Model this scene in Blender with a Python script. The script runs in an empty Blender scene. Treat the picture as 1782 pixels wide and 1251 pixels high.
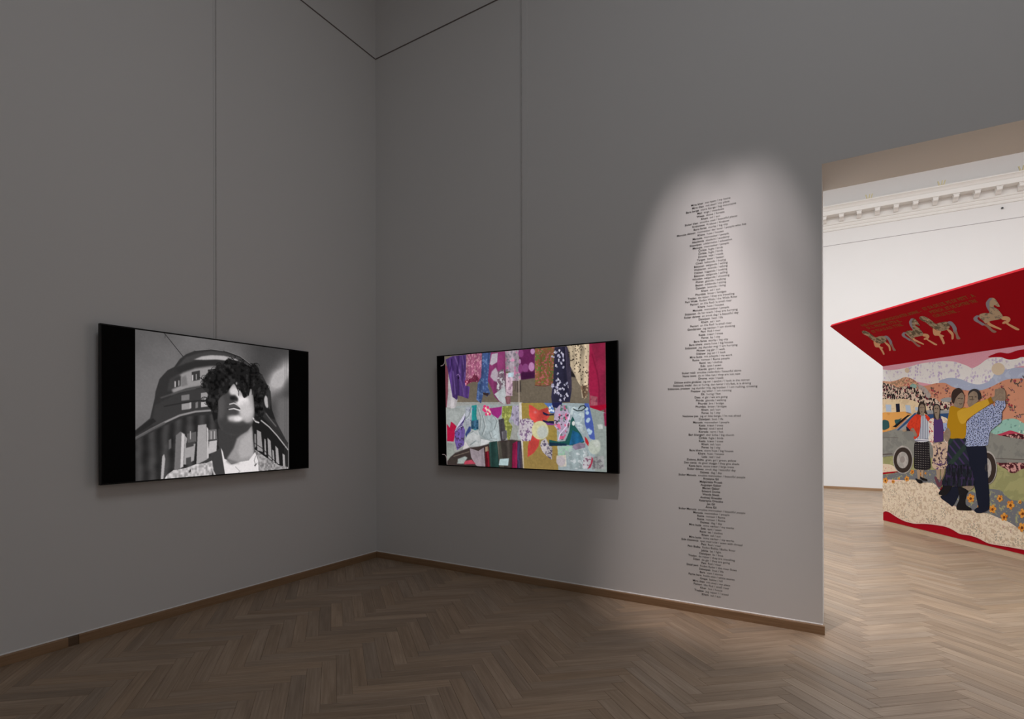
import bpy, bmesh, math, random
import numpy as np
from mathutils import Vector, Matrix

random.seed(7)
rng = np.random.default_rng(11)
SC = bpy.context.scene
COL = SC.collection

# ------------------------------------------------------------------ camera
CAM_H = 1.45
F_PX, CX, HY, YAW, ROLL = 992.19, 750.71, 739.46, 0.6149, -0.00205
cam_data = bpy.data.cameras.new('camera')
cam_data.sensor_fit = 'HORIZONTAL'
cam_data.sensor_width = 36.0
cam_data.lens = F_PX / 1782.0 * 36.0
cam_data.shift_x = (891.0 - CX) / 1782.0
cam_data.shift_y = (HY - 625.5) / 1782.0
cam_data.clip_start = 0.05
cam_data.clip_end = 100.0
cam = bpy.data.objects.new('camera', cam_data)
COL.objects.link(cam)
cam.matrix_world = (Matrix.Translation((0, 0, CAM_H)) @ Matrix.Rotation(YAW, 4, 'Z')
                    @ Matrix.Rotation(math.pi / 2, 4, 'X') @ Matrix.Rotation(ROLL, 4, 'Z'))
SC.camera = cam

# ------------------------------------------------------------------ world, lights, exposure
wd = bpy.data.worlds.new('world')
SC.world = wd
wd.use_nodes = True
wd.node_tree.nodes['Background'].inputs[0].default_value = (0.8, 0.85, 0.95, 1)
wd.node_tree.nodes['Background'].inputs[1].default_value = 0.02


def area(name, loc, sx, sy, power, color, rot=(0, 0, 0)):
    d = bpy.data.lights.new(name, 'AREA')
    d.shape = 'RECTANGLE'
    d.size, d.size_y, d.energy, d.color = sx, sy, power, color
    o = bpy.data.objects.new(name, d)
    o.location, o.rotation_euler = loc, rot
    COL.objects.link(o)
    return o


def spot(name, loc, target, power, angle, blend, color, radius=0.04):
    d = bpy.data.lights.new(name, 'SPOT')
    d.energy, d.spot_size, d.spot_blend, d.color, d.shadow_soft_size = power, math.radians(angle), blend, color, radius
    o = bpy.data.objects.new(name, d)
    o.location = loc
    o.rotation_euler = (Vector(target) - Vector(loc)).to_track_quat('-Z', 'Y').to_euler()
    COL.objects.link(o)
    return o


area('skylight_far_room', (0.6, 9.0, 7.0), 7.5, 5.5, 735, (0.93, 0.97, 1.0))
area('skylight_near_room', (0.7, 0.9, 7.0), 2.6, 2.6, 57, (0.90, 0.945, 1.0))
spot('text_spot_left', (-0.84, 3.05, 6.5), (-0.92, 4.776, 2.50), 330, 13.0, 0.8, (1.0, 0.90, 0.89))
spot('text_spot_middle', (-0.71, 3.05, 6.5), (-0.70, 4.776, 2.66), 215, 12.0, 0.85, (1.0, 0.90, 0.89))
spot('text_spot_right', (-0.58, 3.05, 6.5), (-0.48, 4.776, 2.50), 330, 13.0, 0.8, (1.0, 0.90, 0.89))
spot('text_spot_low', (-0.71, 2.95, 6.5), (-0.70, 4.776, 0.62), 820, 20.0, 1.0, (1.0, 0.90, 0.88))

SC.view_settings.view_transform = 'Standard'
SC.view_settings.look = 'None'
SC.view_settings.exposure = 0.0
SC.view_settings.gamma = 1.0
SC.view_settings.use_curve_mapping = False

# ------------------------------------------------------------------ measuring: a photo pixel as a ray in the room
_c, _s = math.cos(YAW), math.sin(YAW)
FWD, RGT, UPV = Vector((-_s, _c, 0)), Vector((_c, _s, 0)), Vector((0, 0, 1))
EYE = Vector((0, 0, CAM_H))


def pixel_ray(u, v):
    a, b = u - CX, v - HY
    cr, sr = math.cos(-ROLL), math.sin(-ROLL)
    a, b = a * cr - b * sr, a * sr + b * cr
    return FWD + RGT * (a / F_PX) - UPV * (b / F_PX)


def project(p):
    d = Vector(p) - EYE
    z = d.dot(FWD)
    return CX + F_PX * d.dot(RGT) / z, HY - F_PX * d.z / z, z


def on_face(u, v, inv, y=0.0):
    """local (x, z) of the pixel's ray on the plane local y = const of an object with inverse matrix inv"""
    o = inv @ EYE
    d = inv.to_3x3() @ pixel_ray(u, v)
    t = (y - o.y) / d.y
    q = o + d * t
    return q.x, q.z


CROP = {'z1': (150, 540, 3.679), 'hA': (230, 570, 9.62), 'hB': (340, 610, 9.624), 'hC': (230, 700, 8.627),
        'hD': (370, 690, 8.936), 'z2': (740, 570, 4.314), 'kA': (770, 600, 10.427), 'kB': (900, 590, 9.622),
        'kC': (770, 695, 10.427), 'kD': (900, 695, 9.622), 'z4': (1420, 440, 4.467), 'z5': (1520, 640, 5.958),
        'z6': (1520, 800, 5.958), 'A': (1530, 680, 11.37), 'B': (1640, 660, 11.37), 'C': (1500, 500, 10.425),
        'D': (1640, 470, 9.62)}


def crop_px(src, x, y):
    ox, oy, sc = CROP[src]
    return ox + x / sc, oy + y / sc


# ------------------------------------------------------------------ helpers
def s2l(c):
    c = np.asarray(c, dtype=float) / 255.0
    return np.where(c <= 0.04045, c / 12.92, ((c + 0.055) / 1.055) ** 2.4)


def rgb(r, g, b):
    v = s2l((r, g, b))
    return (float(v[0]), float(v[1]), float(v[2]), 1.0)


def tag(o, label=None, cat=None, group=None, kind=None):
    if label:
        o['label'] = label
    if cat:
        o['category'] = cat
    if group:
        o['group'] = group
    if kind:
        o['kind'] = kind
    return o


def empty(name, loc=(0, 0, 0), rot=(0, 0, 0), parent=None):
    o = bpy.data.objects.new(name, None)
    o.empty_display_size = 0.1
    o.location, o.rotation_euler = loc, rot
    COL.objects.link(o)
    if parent:
        o.parent = parent
    return o


def obj(name, bm, mats, parent=None, smooth=False):
    me = bpy.data.meshes.new(name)
    bmesh.ops.recalc_face_normals(bm, faces=bm.faces)
    bm.to_mesh(me)
    bm.free()
    for m in (mats if isinstance(mats, (list, tuple)) else [mats]):
        me.materials.append(m)
    if smooth:
        for p in me.polygons:
            p.use_smooth = True
    o = bpy.data.objects.new(name, me)
    COL.objects.link(o)
    if parent:
        o.parent = parent
    return o


def box(bm, x0, x1, y0, y1, z0, z1, mi=0, bevel=0.0):
    vs = [bm.verts.new(p) for p in ((x0, y0, z0), (x1, y0, z0), (x1, y1, z0), (x0, y1, z0),
                                    (x0, y0, z1), (x1, y0, z1), (x1, y1, z1), (x0, y1, z1))]
    fs = [bm.faces.new([vs[i] for i in f]) for f in ((0, 3, 2, 1), (4, 5, 6, 7), (0, 1, 5, 4), (1, 2, 6, 5), (2, 3, 7, 6), (3, 0, 4, 7))]
    for f in fs:
        f.material_index = mi
    if bevel > 0:
        es = list({e for f in fs for e in f.edges})
        r = bmesh.ops.bevel(bm, geom=es, offset=bevel, segments=2, affect='EDGES', profile=0.5)
        for f in r['faces']:
            f.material_index = mi
    return fs


def boxes(*bs):
    bm = bmesh.new()
    for b in bs:
        box(bm, *b)
    return bm


def sweep(profile, x0, x1, ends=True):
    """profile of (y, z) points swept along x"""
    bm = bmesh.new()
    a = [bm.verts.new((x0, y, z)) for y, z in profile]
    b = [bm.verts.new((x1, y, z)) for y, z in profile]
    n = len(profile)
    for i in range(n):
        j = (i + 1) % n
        bm.faces.new((a[i], a[j], b[j], b[i]))
    if ends:
        bm.faces.new(a)
        bm.faces.new(list(reversed(b)))
    return bm


# ------------------------------------------------------------------ node materials
class NT:
    def __init__(self, name):
        self.m = bpy.data.materials.new(name)
        self.m.use_nodes = True
        self.t = self.m.node_tree
        self.b = self.t.nodes['Principled BSDF']

    def n(self, typ, **kw):
        k = self.t.nodes.new(typ)
        for a, v in kw.items():
            setattr(k, a, v)
        return k

    def l(self, a, b):
        self.t.links.new(a, b)

    def set(self, **kw):
        for k, v in kw.items():
            self.b.inputs[k.replace('_', ' ')].default_value = v

    def coord(self, out='Object', scale=(1, 1, 1), loc=(0, 0, 0), rot=(0, 0, 0)):
        tc = self.n('ShaderNodeTexCoord')
        mp = self.n('ShaderNodeMapping')
        mp.inputs['Scale'].default_value = scale
        mp.inputs['Location'].default_value = loc
        mp.inputs['Rotation'].default_value = rot
        self.l(tc.outputs[out], mp.inputs['Vector'])
        return mp.outputs[0]

    def noise(self, vec, scale, detail=3, rough=0.55, dist=0.0):
        k = self.n('ShaderNodeTexNoise')
        k.inputs['Scale'].default_value = scale
        k.inputs['Detail'].default_value = detail
        k.inputs['Roughness'].default_value = rough
        k.inputs['Distortion'].default_value = dist
        self.l(vec, k.inputs['Vector'])
        return k.outputs['Fac']

    def ramp(self, fac, stops, interp='LINEAR'):
        k = self.n('ShaderNodeValToRGB')
        k.color_ramp.interpolation = interp
        els = k.color_ramp.elements
        while len(els) < len(stops):
            els.new(0.5)
        for e, (p, c) in zip(els, stops):
            e.position = p
            e.color = c if len(c) == 4 else (*c, 1)
        self.l(fac, k.inputs[0])
        return k.outputs[0]

    def step(self, fac, thr, soft, invert=False):
        k = self.n('ShaderNodeMapRange')
        k.inputs['From Min'].default_value = thr - soft
        k.inputs['From Max'].default_value = thr + soft
        if invert:
            k.inputs['To Min'].default_value, k.inputs['To Max'].default_value = 1, 0
        self.l(fac, k.inputs['Value'])
        return k.outputs[0]

    def math(self, op, a, b=None):
        k = self.n('ShaderNodeMath', operation=op)
        for i, x in enumerate((a, b)):
            if x is None:
                continue
            if isinstance(x, (int, float)):
                k.inputs[i].default_value = x
            else:
                self.l(x, k.inputs[i])
        return k.outputs[0]

    def mix(self, fac, a, b, mode='MIX'):
        k = self.n('ShaderNodeMix', data_type='RGBA', blend_type=mode)
        for i, x in ((0, fac), (6, a), (7, b)):
            if isinstance(x, (int, float)):
                k.inputs[i].default_value = x
            elif isinstance(x, tuple):
                k.inputs[i].default_value = x
            else:
                self.l(x, k.inputs[i])
        return k.outputs[2]

    def bump(self, h, strength=0.1, dist=0.01):
        k = self.n('ShaderNodeBump')
        k.inputs['Strength'].default_value = strength
        k.inputs['Distance'].default_value = dist
        self.l(h, k.inputs['Height'])
        self.l(k.outputs[0], self.b.inputs['Normal'])

    def color(self, c):
        self.l(c, self.b.inputs['Base Color'])


def plain(name, col, rough=0.6, metal=0.0, spec=0.5, var=0.06, scale=30):
    t = NT(name)
    v = t.noise(t.coord(), scale, 3)
    lo = tuple(x * (1 - var) for x in col[:3]) + (1,)
    hi = tuple(min(1, x * (1 + var)) for x in col[:3]) + (1,)
    t.color(t.ramp(v, [(0.3, lo), (0.7, hi)]))
    t.set(Roughness=rough, Metallic=metal, Specular_IOR_Level=spec)
    return t.m


def plaster(name, col):
    t = NT(name)
    big = t.noise(t.coord(), 0.7, 3)
    fine = t.noise(t.coord(), 90, 3)
    c = t.ramp(big, [(0.3, tuple(x * 0.985 for x in col[:3]) + (1,)), (0.7, col)])
    t.color(c)
    t.set(Roughness=0.9, Specular_IOR_Level=0.15)
    t.bump(fine, 0.08, 0.002)
    return t.m


def wood(name, dark, mid, light, rough=0.42, grain=(3.0, 70.0), spec=0.35, tone=True):
    """UV: u runs along the plank in metres, v across it; vertex attribute 'tone' shifts each board"""
    t = NT(name)
    uv = t.coord('UV', (grain[0], grain[1], 1))
    n1 = t.noise(uv, 1.0, 5, 0.6, 0.4)
    n2 = t.noise(t.coord('UV', (1.2, 9, 1)), 1.0, 2, 0.5, 0.8)
    f = t.math('ADD', t.math('MULTIPLY', n1, 0.6), t.math('MULTIPLY', n2, 0.4))
    c = t.ramp(f, [(0.30, dark), (0.5, mid), (0.68, light)])
    if tone:
        at = t.n('ShaderNodeAttribute', attribute_name='tone')
        c = t.mix(1.0, c, at.outputs['Color'], 'MULTIPLY')
    t.color(c)
    t.set(Roughness=rough, Specular_IOR_Level=spec)
    t.l(t.math('ADD', t.math('MULTIPLY', n1, 0.12), rough - 0.06), t.b.inputs['Roughness'])
    t.bump(n1, 0.06, 0.002)
    return t.m


M = {}
M['wall'] = plaster('wall_paint', (0.80, 0.785, 0.775, 1))
M['ceiling'] = plaster('ceiling_paint', (0.82, 0.81, 0.79, 1))
M['stucco'] = plaster('cornice_paint', (0.84, 0.82, 0.79, 1))
M['parquet'] = wood('parquet_oak', (0.228, 0.160, 0.107, 1), (0.335, 0.240, 0.165, 1), (0.435, 0.322, 0.232, 1))
M['skirting'] = wood('skirting_oak', (0.22, 0.128, 0.064, 1), (0.31, 0.185, 0.098, 1), (0.38, 0.235, 0.134, 1), 0.5, tone=False)
M['skirting_dark'] = wood('skirting_oak_dark', (0.09, 0.055, 0.03, 1), (0.13, 0.08, 0.045, 1), (0.16, 0.10, 0.06, 1), 0.5, tone=False)
M['sealant'] = plain('white_sealant', (0.86, 0.84, 0.82, 1), 0.6)
M['plinth'] = wood('plinth_birch', (0.55, 0.40, 0.27, 1), (0.62, 0.46, 0.32, 1), (0.68, 0.52, 0.38, 1), 0.6, tone=False)
M['joint'] = plain('floor_joint_dark', (0.035, 0.024, 0.017, 1), 0.9)
M['rail'] = plain('picture_rail_brown', (0.20, 0.17, 0.16, 1), 0.6)
M['rail_far'] = plain('picture_rail_grey', (0.42, 0.39, 0.40, 1), 0.6)
M['brass'] = plain('brass', (0.48, 0.42, 0.26, 1), 0.4, 0.6)
M['tv_black'] = plain('tv_black_plastic', (0.006, 0.006, 0.006, 1), 0.45, spec=0.25)
M['tv_glass'] = plain('tv_dark_glass', (0.0025, 0.002, 0.002, 1), 0.6, spec=0.06)
M['metal'] = plain('dark_bracket_steel', (0.05, 0.05, 0.05, 1), 0.4, 0.9)
M['ink'] = plain('wall_lettering_ink', (0.075, 0.065, 0.062, 1), 0.7, spec=0.2)

# ------------------------------------------------------------------ the two rooms
XL, YW, TH, YF = -4.117, 4.776, 0.564, 15.713     # left wall, partition wall, its thickness, far wall
JX, DOOR_R, DOOR_H = -0.066, 2.75, 3.247
XR, YB, TOP = 4.6, -4.4, 7.35
FX0, FX1 = -5.5, 7.0
RAIL_Z = 5.474
STRUCT = 'structure'

tag(obj('floor', boxes((FX0 - .3, FX1 + .3, YB - .3, YF + .3, -0.14, -0.017)), M['joint']),
    'pale oak herringbone parquet floor running through both gallery rooms', 'floor', kind=STRUCT)
FLOOR = bpy.data.objects['floor']
tag(obj('wall_left', boxes((XL - .3, XL, YB - .3, YW, 0, TOP)), M['wall']),
    'grey-white wall behind the screen with the black and white portrait', 'wall', kind=STRUCT)
tag(obj('wall_back', boxes((FX0 - .3, JX, YW, YW + TH, 0, TOP), (JX, DOOR_R, YW, YW + TH, DOOR_H, TOP), (DOOR_R, FX1 + .3, YW, YW + TH, 0, TOP)), M['wall']),
    'white wall with the colourful screen, column of text and wide doorway', 'wall', kind=STRUCT)
tag(obj('wall_right', boxes((XR, XR + .3, YB, YW, 0, TOP)), M['wall']), 'plain wall closing the dim room opposite the portrait screen', 'wall', kind=STRUCT)
tag(obj('wall_front', boxes((XL, XR + .3, YB - .3, YB, 0, TOP)), M['wall']), 'plain wall of the dim room behind the viewer', 'wall', kind=STRUCT)
tag(obj('ceiling', boxes((XL - .3, XR + .3, YB - .3, YW, TOP, TOP + .2)), M['ceiling']), 'white ceiling of the dim front room', 'ceiling', kind=STRUCT)
tag(obj('wall_far', boxes((FX0 - .3, FX1 + .3, YF, YF + .3, 0, TOP)), M['wall']), 'bright white end wall seen through the doorway under the cornice', 'wall', kind=STRUCT)
tag(obj('wall_far_left', boxes((FX0 - .3, FX0, YW + TH, YF, 0, TOP)), M['wall']), 'left side wall of the bright room beyond the doorway', 'wall', kind=STRUCT)
tag(obj('wall_far_right', boxes((FX1, FX1 + .3, YW + TH, YF, 0, TOP)), M['wall']), 'right side wall of the bright room beyond the doorway', 'wall', kind=STRUCT)
tag(obj('ceiling_far', boxes((FX0 - .3, FX1 + .3, YW + TH, YF + .3, TOP, TOP + .2)), M['ceiling']), 'white ceiling of the bright room beyond the doorway', 'ceiling', kind=STRUCT)


# skirting boards: metre UVs along the board
def skirting(name, parent, x0, x1, mat, h=0.063, d=0.02, loc=(0, 0, 0), rz=0.0, start=0.0):
    prof = [(0, 0.0), (-d, 0.0), (-d, h - .006), (-d + .004, h), (0, h)]
    bm = sweep(prof, x0, x1)
    uvl = bm.loops.layers.uv.new('UVMap')
    for f in bm.faces:
        for lp in f.loops:
            p = lp.vert.co
            lp[uvl].uv = (p.x + start, p.z + p.y)
    o = obj(name, bm, mat, parent)
    o.location, o.rotation_euler = loc, (0, 0, rz)
    return o


bl = tag(empty('baseboard_left', (XL, 0, 0), (0, 0, math.pi / 2)), 'low oak skirting board along the foot of the left wall', 'baseboard', kind=STRUCT)
skirting('skirting_board', bl, YB, 1.676, M['skirting'], start=3.1)
skirting('skirting_board', bl, 1.742, YW - .0205, M['skirting'], start=9.4)
skirting('joint_block', bl, 1.6785, 1.7395, M['skirting_dark'], d=0.016, h=0.06, start=17)['label'] = 'short darker block between two skirting boards'
bb = tag(empty('baseboard_back', (0, YW, 0)), 'low oak skirting board under the column of wall text', 'baseboard', kind=STRUCT)
skirting('skirting_board', bb, XL, -3.02, M['skirting'], start=2.2)
skirting('skirting_board', bb, -3.018, JX + .012, M['skirting'], start=6.7)
skirting('skirting_board', bb, DOOR_R, XR, M['skirting'], start=12)
for par, x0, x1 in ((bl, YB, YW - .004), (bb, XL + .004, JX), (bb, DOOR_R, XR)):
    obj('sealant_bead', sweep([(0, .0632), (-.006, .0632), (-.0045, .067), (0, .070)], x0, x1), M['sealant'], par)
bf = tag(empty('baseboard_far', (0, YF, 0)), 'thin oak skirting along the bright end wall beyond the doorway', 'baseboard', kind=STRUCT)
skirting('skirting_board', bf, FX0, 1.6, M['skirting'], h=0.055, start=4)
skirting('skirting_board', bf, 1.602, FX1, M['skirting'], h=0.055, start=21)


# picture rails
def rail(name, label, x0, x1, loc, rz, mat):
    prof = [(0, -.0045), (-.006, -.0045), (-.009, -.0015), (-.009, .0015), (-.006, .0045), (0, .0045)]
    o = obj(name, sweep(prof, x0, x1), mat)
    o.location, o.rotation_euler = loc, (0, 0, rz)
    return tag(o, label, 'picture rail', kind=STRUCT)


rail('trim_1', 'thin dark picture rail high on the left wall', YB, YW - .017, (XL, 0, RAIL_Z), math.pi / 2, M['rail'])
rail('trim_2', 'thin dark picture rail high on the wall with the text column', XL, XR, (0, YW, RAIL_Z), 0, M['rail'])
rail('trim_3', 'thin grey picture rail below the cornice of the bright room', FX0, FX1, (0, YF, RAIL_Z + .004), 0, M['rail_far'])

# cornice of the bright room, its brackets (modillions) one by one
prof = [(0, 5.80), (-.02, 5.80), (-.03, 5.825), (-.03, 5.85), (-.045, 5.86), (-.06, 5.895), (-.06, 5.915), (-.08, 5.92),
        (-.095, 5.945), (-.095, 6.075), (-.315, 6.078), (-.315, 6.072), (-.335, 6.072), (-.335, 6.145), (-.318, 6.15), (-.318, 6.165),
        (-.335, 6.18), (-.352, 6.21), (-.38, 6.235), (-.395, 6.24), (-.395, 6.262), (-.30, 6.275), (-.12, 6.285), (-.10, 6.36), (0, 6.36)]
cor = obj('trim_4', sweep(prof, FX0, FX1), M['stucco'])
cor.location = (0, YF, 0)
tag(cor, 'white stucco cornice with bracket blocks crowning the bright end wall', 'cornice', kind=STRUCT)
bm = bmesh.new()
pm = [(-.095, 6.077), (-.095, 5.965), (-.12, 5.955), (-.16, 5.968), (-.20, 6.0), (-.25, 6.01), (-.285, 6.0), (-.30, 6.015), (-.30, 6.077)]
a = [bm.verts.new((-.04, y, z)) for y, z in pm]
b = [bm.verts.new((.04, y, z)) for y, z in pm]
for i in range(len(pm)):
    bm.faces.new((a[i], a[(i + 1) % len(pm)], b[(i + 1) % len(pm)], b[i]))
bm.faces.new(a)
bm.faces.new(b)
box(bm, -.049, .049, -.308, -.095, 6.052, 6.0775)
mod = obj('modillion', bm, M['stucco'], cor)
mod.location = (-.172 - 16 * .3123, 0, 0)
for i in range(1, 38):
    c = mod.copy()
    c.location = (-.172 + (i - 16) * .3123, 0, 0)
    COL.objects.link(c)
    c.parent = cor

# small brass fittings on top of the cornice
BR = ['leftmost of the three small brass fittings on top of the cornice', 'middle of the three small brass fittings on top of the cornice',
      'rightmost of the three small brass fittings on top of the cornice']
bm = bmesh.new()
box(bm, -.05, .05, -.02, .02, 0, .012, bevel=.003)
for dx, lean in ((-.034, -.02), (.002, .012), (.038, .02)):
    vs = [bm.verts.new((dx + sx * .010 + (lean if z else 0), sy * .010, .012 + z)) for z in (0, .085) for sx, sy in ((-1, -1), (1, -1), (1, 1), (-1, 1))]
    for f in ((4, 5, 6, 7), (0, 1, 5, 4), (1, 2, 6, 5), (2, 3, 7, 6), (3, 0, 4, 7)):
        bm.faces.new([vs[i] for i in f])
hook0 = obj('brass_fitting', bm, M['brass'])
for i, x in enumerate((0.618, 1.784, 2.945)):
    h = hook0 if i == 0 else hook0.copy()
    if i:
        COL.objects.link(h)
    h.location = (x, YF - .33, 6.273)
    tag(h, BR[i], 'bracket', 'brass fittings on the cornice')
sens = obj('wall_hook', boxes((-.014, .014, -.03, 0, -.014, .014), (-.007, .007, -.045, -.03, -.022, .004)), M['metal'])
sens.location = (2.72, YF, 5.83 - .12)
tag(sens, 'tiny dark hook on the white wall just below the cornice', 'hook')

# ------------------------------------------------------------------ herringbone parquet
PL, PW, GAP, PT = 0.547, 0.0855, 0.0006, 0.016
B0 = 0.167
x_orig = B0 + PW / (2 * math.sqrt(2))
y_orig = 4.20
r2 = math.sqrt(0.5)
P_AX, Q_AX = Vector((r2, r2)), Vector((-r2, r2))


def plank_corners(i, j, kind):
    p0, q0 = i * PW + j * PL, i * PW - j * PL
    if kind == 0:
        r = (p0, p0 + PL, q0, q0 + PW)
    else:
        r = (p0 + PL, p0 + PL + PW, q0 + PW - PL, q0 + PW)
    pts = [Vector((x_orig, y_orig)) + P_AX * p + Q_AX * q for p, q in ((r[0], r[2]), (r[1], r[2]), (r[1], r[3]), (r[0], r[3]))]
    return r, pts


def plank_geo(r):
    g = GAP / 2
    ch = 0.0012
    dz = random.uniform(-.0004, 0)
    p0, p1, q0, q1 = r[0] + g, r[1] - g, r[2] + g, r[3] - g
    out = []
    for z, e in ((-PT, 0), (dz - ch, 0), (dz, ch)):
        for p, q in ((p0 + e, q0 + e), (p1 - e, q0 + e), (p1 - e, q1 - e), (p0 + e, q1 - e)):
            w = Vector((x_orig, y_orig)) + P_AX * p + Q_AX * q
            out.append((w.x, w.y, z, p, q))
    return out


PF = [(8, 9, 10, 11)] + [(4 + k, 4 + (k + 1) % 4, 8 + (k + 1) % 4, 8 + k) for k in range(4)] + [(k, (k + 1) % 4, 4 + (k + 1) % 4, 4 + k) for k in range(4)]


def planks_mesh(name, items):
    V, Fc, UV, T = [], [], [], []
    for r, kind in items:
        g = plank_geo(r)
        o = len(V)
        V += [x[:3] for x in g]
        ou, ov = random.uniform(0, 60), random.uniform(0, 60)
        k = random.gauss(1.0, 0.07)
        w = random.gauss(0, 0.016)
        tone = (k * (1 + w), k, k * (1 - 1.4 * w), 1)
        T += [tone] * 12
        for f in PF:
            Fc.append([o + a for a in f])
            for a in f:
                p, q = g[a][3], g[a][4]
                UV += [(p if kind == 0 else q) + ou, (q if kind == 0 else p) + ov]
    me = bpy.data.meshes.new(name)
    me.from_pydata(V, [], Fc)
    uvl = me.uv_layers.new(name='UVMap')
    uvl.data.foreach_set('uv', UV)
    at = me.attributes.new('tone', 'FLOAT_COLOR', 'POINT')
    at.data.foreach_set('color', np.array(T, dtype=np.float32).ravel())
    me.materials.append(M['parquet'])
    o = bpy.data.objects.new(name, me)
    COL.objects.link(o)
    o.parent = FLOOR
    return o


def seen_area(pts):
    c = sum(pts, Vector((0, 0))) / 4
    uv = []
    for p in pts:
        u, v, z = project((p.x, p.y, 0))
        if z < 0.3:
            return 0
        uv.append((u, v))
    cu, cv = sum(a for a, _ in uv) / 4, sum(b for _, b in uv) / 4
    if not (-60 < cu < 1842 and cv < 1300):
        return 0
    if c.y > YW:                                    # beyond the partition: only through the doorway
        t = YW / c.y
        if not (JX < c.x * t < DOOR_R) or c.x < -0.3:
            return 0
    elif c.x < XL:
        return 0
    return abs(sum(uv[k][0] * uv[(k + 1) % 4][1] - uv[(k + 1) % 4][0] * uv[k][1] for k in range(4))) / 2


allp = []
for j in range(-24, 26):
    for i in range(-160, 230):
        for kind in (0, 1):
            r, pts = plank_corners(i, j, kind)
            c = sum(pts, Vector((0, 0))) / 4
            inside = (XL - .28 < c.x < XR + .2 and YB - .2 < c.y < YW + .2) or (FX0 - .2 < c.x < FX1 + .2 and YW + .2 <= c.y < YF + .28)
            if inside:
                allp.append((seen_area(pts), r, kind))
allp.sort(key=lambda t: -t[0])
for a_, r, kind in allp[:300]:
    planks_mesh('floor_plank', [(r, kind)])
planks_mesh('floor_planking', [(r, k) for _, r, k in allp[300:]])['kind'] = 'stuff'

M['duct'] = plain('duct_paint', (0.62, 0.60, 0.59, 1), 0.7)
# ------------------------------------------------------------------ flat pictures shown on the two screens
def value_noise(h, w, cells, octaves=3, seed=0):
    r = np.random.default_rng(seed)
    out, amp, tot = np.zeros((h, w)), 1.0, 0.0
    for o in range(octaves):
        n = int(cells * 2 ** o) + 2
        m = max(2, int(n * h / w) + 2)
        g = r.random((m + 1, n + 1))
        y, x = np.linspace(0, m - 1e-6, h), np.linspace(0, n - 1e-6, w)
        yi, xi = y.astype(int), x.astype(int)
        fy, fx = (y - yi)[:, None], (x - xi)[None, :]
        fy, fx = fy * fy * (3 - 2 * fy), fx * fx * (3 - 2 * fx)
        a = g[yi][:, xi] * (1 - fx) + g[yi][:, xi + 1] * fx
        b = g[yi + 1][:, xi] * (1 - fx) + g[yi + 1][:, xi + 1] * fx
        out += amp * (a * (1 - fy) + b * fy)
        tot += amp
        amp *= 0.55
    return out / tot


def smooth_closed(pts, n=5):
    """closed Catmull-Rom curve whose tangents never exceed the neighbouring edge"""
    P = np.array(pts, float)
    out = []
    k = len(P)
    for i in range(k):
        a, b, c, d = P[(i - 1) % k], P[i], P[(i + 1) % k], P[(i + 2) % k]
        L = np.linalg.norm(c - b)
        m0, m1 = (c - a) / 2, (d - b) / 2
        lim0, lim1 = min(L, np.linalg.norm(b - a)), min(L, np.linalg.norm(d - c))
        m0 = m0 * min(1, lim0 / max(1e-9, np.linalg.norm(m0)))
        m1 = m1 * min(1, lim1 / max(1e-9, np.linalg.norm(m1)))
        for t in np.linspace(0, 1, n, endpoint=False):
            t2, t3 = t * t, t ** 3
            out.append((2 * t3 - 3 * t2 + 1) * b + (t3 - 2 * t2 + t) * m0 + (3 * t2 - 2 * t3) * c + (t3 - t2) * m1)
    return np.array(out)


def blur(a, r):
    if r < 1:
        return a
    k = np.exp(-0.5 * (np.arange(-2 * r, 2 * r + 1) / r) ** 2)
    k /= k.sum()
    for ax in (0, 1):
        p = np.pad(a, [(2 * r, 2 * r) if i == ax else (0, 0) for i in range(a.ndim)], mode='edge')
        a = sum(k[i] * np.take(p, range(i, i + a.shape[ax]), axis=ax) for i in range(4 * r + 1))
    return a


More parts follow.
